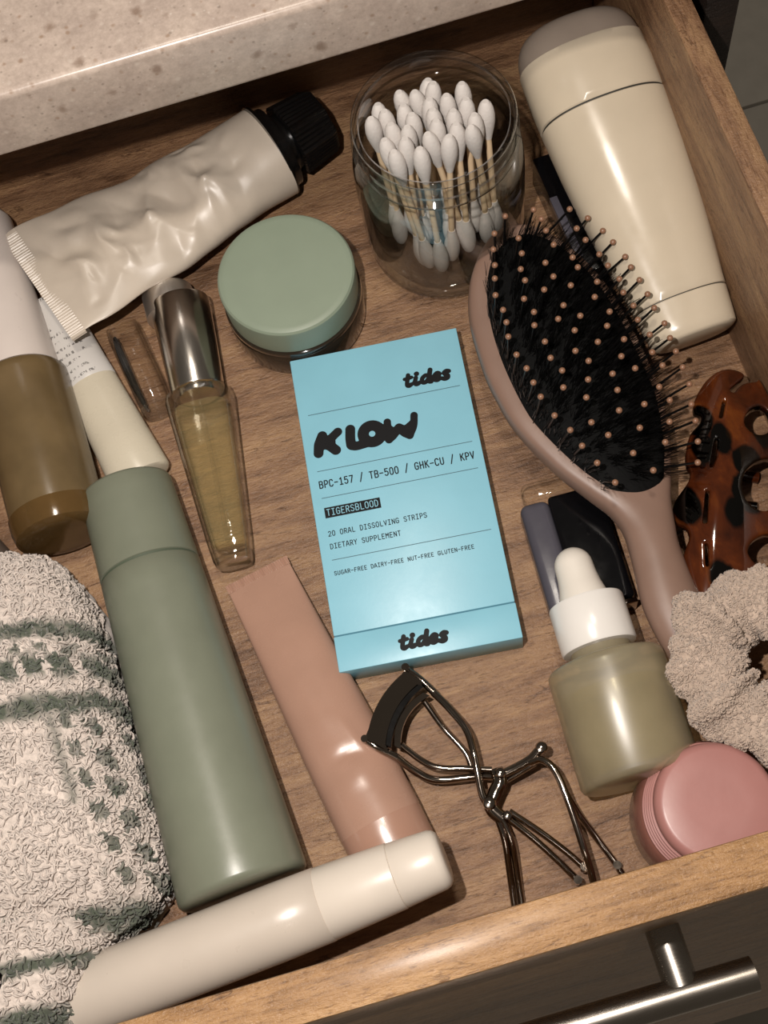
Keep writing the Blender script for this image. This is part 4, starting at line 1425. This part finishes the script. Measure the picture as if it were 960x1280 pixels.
# ================================================================== amber bottle with white cap
def amber_bottle():
    p0, p1 = Vector((-12.35, 2.1, 0)), Vector((-12.85, 9.55, 0))
    dv = p1 - p0
    t = thing('amber_bottle', 'frosted amber glass bottle with tall white cap', 'bottle', tuple(p0), (0, 0, math.atan2(dv.y, dv.x)))
    z = 1.95
    link('glass_body', lathe_x([(0.0, 1.3), (0.05, 1.62), (0.2, 1.80), (0.45, 1.88), (7.0, 1.93), (7.3, 1.9), (7.45, 1.78), (7.5, 1.5)], z, 72, smooth=50), 'amber', t)
    link('base_ring', lathe_x([(-0.06, 1.2), (-0.03, 1.58), (0.1, 1.84), (0.5, 1.93), (1.0, 1.945), (1.02, 1.85)], z, 72, smooth=50), 'amber_base', t)
    link('cap', lathe_x([(7.4, 1.6), (7.45, 1.66), (11, 1.56), (15.2, 1.42), (15.5, 1.3), (15.6, 1.0)], z, 72, smooth=50), 'white_cap', t)
amber_bottle()

# printed ivory tube below the crumpled tube
def printed_tube():
    p0, p1 = Vector((-9.02, 3.95, 0)), Vector((-11.35, 13.3, 0))
    dv = p1 - p0
    L = dv.length
    t = thing('printed_tube', 'small ivory tube with fine printed label beside amber bottle', 'tube', tuple(p0), (0, 0, math.atan2(dv.y, dv.x)))
    def R(x): return interp([(0, 1.28), (4, 1.15), (9, 1.0)], x)[0]
    link('tube_body', lathe_x([(0, R(0) - 0.2), (0.05, R(0) - 0.06), (0.15, R(0)), (2, R(2)), (5.0, R(5.0))], 1.0, 64, k=0.74), 'cream_tube', t)
    link('label_sleeve', lathe_x([(4.98, R(5)), (5.0, R(5) + 0.015), (6, R(6)), (L - 0.1, R(L)), (L, R(L) - 0.2)], 1.0, 64, k=0.74), 'label', t, 'pale label with rows of fine grey print')
printed_tube()

# clear tube; an added dark rod imitates its refracted edge
def clear_tube():
    p0, p1 = Vector((-7.72, 6.75, 0)), Vector((-8.5, 11.2, 0))
    dv = p1 - p0
    L = dv.length
    t = thing('clear_tube', 'clear plastic tube with added dark edge rod between printed tube and perfume', 'tube', tuple(p0), (0, 0, math.atan2(dv.y, dv.x)))
    link('tube_wall', lathe_x([(0.0, 0.4), (0.04, 0.62), (0.15, 0.7), (L - 0.5, 0.76), (L, 0.7), (L - 0.05, 0.62), (0.3, 0.6), (0.25, 0.3)], 0.76, 48), 'clear', t)
    link('end_ring', lathe_x([(0.1, 0.66), (0.1, 0.735), (0.35, 0.74), (0.35, 0.66)], 0.76, 48), 'clear', t)
    link('dark_edge_rod', tube(smooth_path([(0.35, 0.42, 0.7), (1.5, 0.50, 0.85), (3.0, 0.50, 0.95), (4.1, 0.44, 1.0)], 6), lambda u: 0.07 + 0.14 * math.sin(PI * min(1, u * 1.0)) ** 0.7 * (0.4 + 0.6 * u), 12), 'black_gloss', t, 'added dark glossy rod imitating the refracted edge of the tube')
clear_tube()

# ================================================================== perfume atomiser
def perfume():
    p0 = Vector((-6.2, -0.85, 0))
    t = thing('perfume_bottle', 'slim glass perfume atomiser with silver collar and gold liquid', 'perfume', tuple(p0), (0, 0, math.radians(88.0)))
    z = 1.3
    G = [(0, 0.55), (0.05, 0.68), (0.2, 0.74), (1.0, 0.84), (3.5, 1.06), (6.5, 1.32), (7.2, 1.38), (7.5, 1.33), (7.62, 1.1), (7.66, 0.7)]
    link('glass_body', lathe_x(G, z, 64, k=0.92, power=3.2, smooth=45), 'perfume_glass', t)
    link('perfume_liquid', lathe_x([(0.75, 0.5), (0.85, 0.64), (1.1, 0.70), (3.5, 0.90), (6.5, 1.13), (6.9, 1.1), (6.95, 0.6)], z, 64, k=0.9, power=3.2), 'perfume', t)
    link('glass_foot', lathe_x([(0.02, 0.5), (0.04, 0.66), (0.2, 0.72), (0.55, 0.73), (0.6, 0.6)], z, 64, k=0.92, power=3.2), 'clear', t)
    link('neck', lathe_x([(7.55, 0.8), (7.9, 0.8)], z, 40), 'silver', t)
    link('silver_collar', lathe_x([(7.72, 0.98), (7.74, 1.08), (7.8, 1.11), (11.9, 1.27), (12.0, 1.25), (12.05, 1.1)], z, 72), 'silver', t)
    link('spray_head', lathe_x([(11.5, 0.8), (11.6, 1.06), (12.7, 1.1), (12.86, 1.06), (12.92, 0.9)], z - 0.1, 56, yc=0.45), 'satin_silver', t)
    link('dip_tube', tube([(1.0, 0.05, z), (4, 0.0, z), (7.4, 0, z)], 0.09, 10), 'clear', t)
perfume()

# small dark pencil at the left, between amber bottle and towel
pe = thing('eye_pencil', 'dark taupe cosmetic pencil below the amber bottle at left', 'pencil', (-15.0, 1.9, 0), (0, 0, math.radians(118)))
link('barrel', lathe_x([(0.35, 0.40), (0.4, 0.44), (6.0, 0.44), (6.1, 0.4)], 0.44, 24), 'pencil', pe)
link('end_cap', lathe_x([(0, 0.3), (0.05, 0.4), (0.36, 0.42)], 0.44, 24), 'black_plastic', pe)

# ================================================================== eyelash curler
def curler():
    o = (1.0, -11.6, 0.0)
    t = thing('eyelash_curler', 'dark chrome eyelash curler lying open on the drawer floor', 'eyelash curler', o)
    def wire(name, pts, r=0.13, n=6, flat=1.0):
        return link(name, tube(smooth_path(pts, n), r, 12, o, flat), 'chrome', t)
    # head: upper curved plate, lower pad bar
    def plate(name, a, b, bulge, w, th, m, zoff=0.0, lift=0.0):
        A, B = Vector(a), Vector(b)
        dirv = (B - A).normalized()
        nrm = Vector((-dirv.y, dirv.x, 0))          # towards the outer side
        if nrm.x > 0: nrm = -nrm
        rings = []
        for i in range(25):
            u = i / 24
            c_ = A.lerp(B, u) + nrm * bulge * (1 - (2 * u - 1) ** 2)
            rings.append([tuple(c_ + nrm * dx + Vector((0, 0, dz + lift * (dx > 0))) - Vector(o)) for dx, dz in ((-w / 2, -th / 2), (w / 2, -th / 2), (w / 2, th / 2), (-w / 2, th / 2))])
        return link(name, loft(rings, smooth=30), m, t)
    plate('top_frame_bar', (-0.80, -6.85, 1.2), (-2.95, -9.1, 1.9), 0.14, 0.16, 0.26, 'chrome')
    plate('curved_plate', (-0.62, -7.25, 1.25), (-2.62, -9.40, 1.85), 0.30, 0.80, 0.06, 'chrome', 0, 0.45)
    plate('rubber_pad', (-0.50, -7.62, 1.3), (-2.25, -9.52, 1.75), 0.30, 0.20, 0.34, 'black_plastic')
    plate('lower_jaw_bar', (-0.40, -7.95, 1.25), (-1.95, -9.62, 1.6), 0.36, 0.26, 0.16, 'chrome')
    wire('head_side_bar', [(-0.86, -6.82, 1.2), (-0.5, -7.3, 1.25), (-0.12, -7.95, 1.2)], 0.14)
    wire('head_side_bar', [(-3.0, -9.05, 1.9), (-2.6, -9.5, 1.85), (-2.1, -9.92, 1.6)], 0.14)
    link('corner_screw', tube([(-0.86, -6.8, 1.0), (-0.88, -6.77, 1.5)], 0.15, 12, o), 'chrome', t)
    link('corner_screw', tube([(-2.98, -9.08, 1.7), (-3.0, -9.06, 2.15)], 0.14, 12, o), 'chrome', t)
    wire('upper_frame_wire', [(-0.14, -7.95, 1.2), (0.28, -8.75, 1.25), (0.64, -9.7, 1.3), (0.62, -10.75, 1.35), (0.50, -12.0, 1.2), (0.62, -12.5, 1.1)], 0.14)
    wire('inner_frame_wire', [(-0.55, -8.15, 1.1), (-0.2, -9.15, 0.9), (0.16, -9.88, 0.8), (0.38, -10.4, 0.75), (0.42, -11.0, 0.7)], 0.11)
    wire('lower_frame_wire', [(-2.1, -9.9, 1.5), (-1.6, -10.5, 1.1), (-0.95, -11.0, 0.9), (0.35, -11.27, 0.9), (1.15, -11.5, 1.0)], 0.14)
    wire('inner_frame_wire', [(-1.82, -9.5, 1.4), (-1.28, -10.18, 1.1), (-0.74, -10.62, 1.0), (0.2, -10.93, 1.0), (1.1, -11.25, 1.05)], 0.12)
    # hinge block
    wire('hinge_plate', [(1.25, -11.3, 1.15), (1.25, -11.75, 1.25), (0.95, -12.1, 1.2), (0.68, -12.55, 1.15), (0.95, -13.05, 1.1)], 0.26, 6, 0.6)
    wire('hinge_arm', [(1.2, -11.55, 1.2), (1.85, -11.48, 1.3), (2.5, -11.35, 1.45), (2.95, -11.12, 1.6)], 0.17, 6, 0.8)
    wire('link_bar', [(1.5, -11.75, 1.0), (2.1, -11.62, 1.15), (2.65, -11.5, 1.3)], 0.11)
    for x, y, z, r in ((0.66, -12.42, 1.42, 0.24), (1.35, -11.5, 1.4, 0.2), (3.02, -11.08, 1.6, 0.22), (1.15, -13.0, 1.25, 0.18)):
        link('rivet', lathe_z([(r, -0.16), (r, 0.06), (r * 0.8, 0.13), (r * 0.3, 0.15)], 20, x - o[0], y - o[1]), 'chrome', t).location = (0, 0, z * S)
    # finger loops
    wire('finger_loop', [(2.45, -11.45, 1.45), (2.9, -11.5, 1.6), (3.22, -12.0, 1.65), (3.34, -13.1, 1.6), (3.36, -14.7, 1.45), (3.32, -16.1, 1.2), (3.0, -16.7, 1.0)], 0.135)
    wire('finger_loop', [(3.36, -12.7, 1.2), (3.6, -13.5, 0.7), (3.98, -14.5, 0.35), (4.4, -15.7, 0.25), (4.5, -16.5, 0.22), (4.0, -16.9, 0.22)], 0.12)
    wire('handle_arm', [(0.78, -12.9, 1.1), (0.80, -13.8, 0.9), (0.62, -15.0, 0.6), (0.44, -16.2, 0.3), (0.5, -16.8, 0.25)], 0.125)
    wire('handle_arm', [(0.95, -13.05, 1.05), (1.02, -13.9, 0.85), (0.88, -15.0, 0.55), (0.70, -16.2, 0.25), (0.6, -16.8, 0.25)], 0.125)
    wire('handle_strut', [(1.05, -12.95, 1.1), (1.75, -13.9, 0.95), (2.35, -14.85, 0.8), (2.88, -15.78, 0.65)], 0.125)
    wire('handle_strut', [(1.25, -12.85, 1.1), (2.03, -13.75, 1.0), (2.74, -14.68, 0.9), (3.2, -15.4, 0.85)], 0.125)
    link('strut_end', tube([(2.86, -15.76, 0.4), (2.86, -15.76, 1.0)], 0.15, 16, o), 'chrome', t)
    link('strut_end', tube([(3.2, -15.42, 0.6), (3.22, -15.4, 1.1)], 0.15, 16, o), 'chrome', t)
    link('strut_end', tube([(4.38, -15.62, 0.05), (4.38, -15.62, 0.5)], 0.15, 16, o), 'chrome', t)
curler()
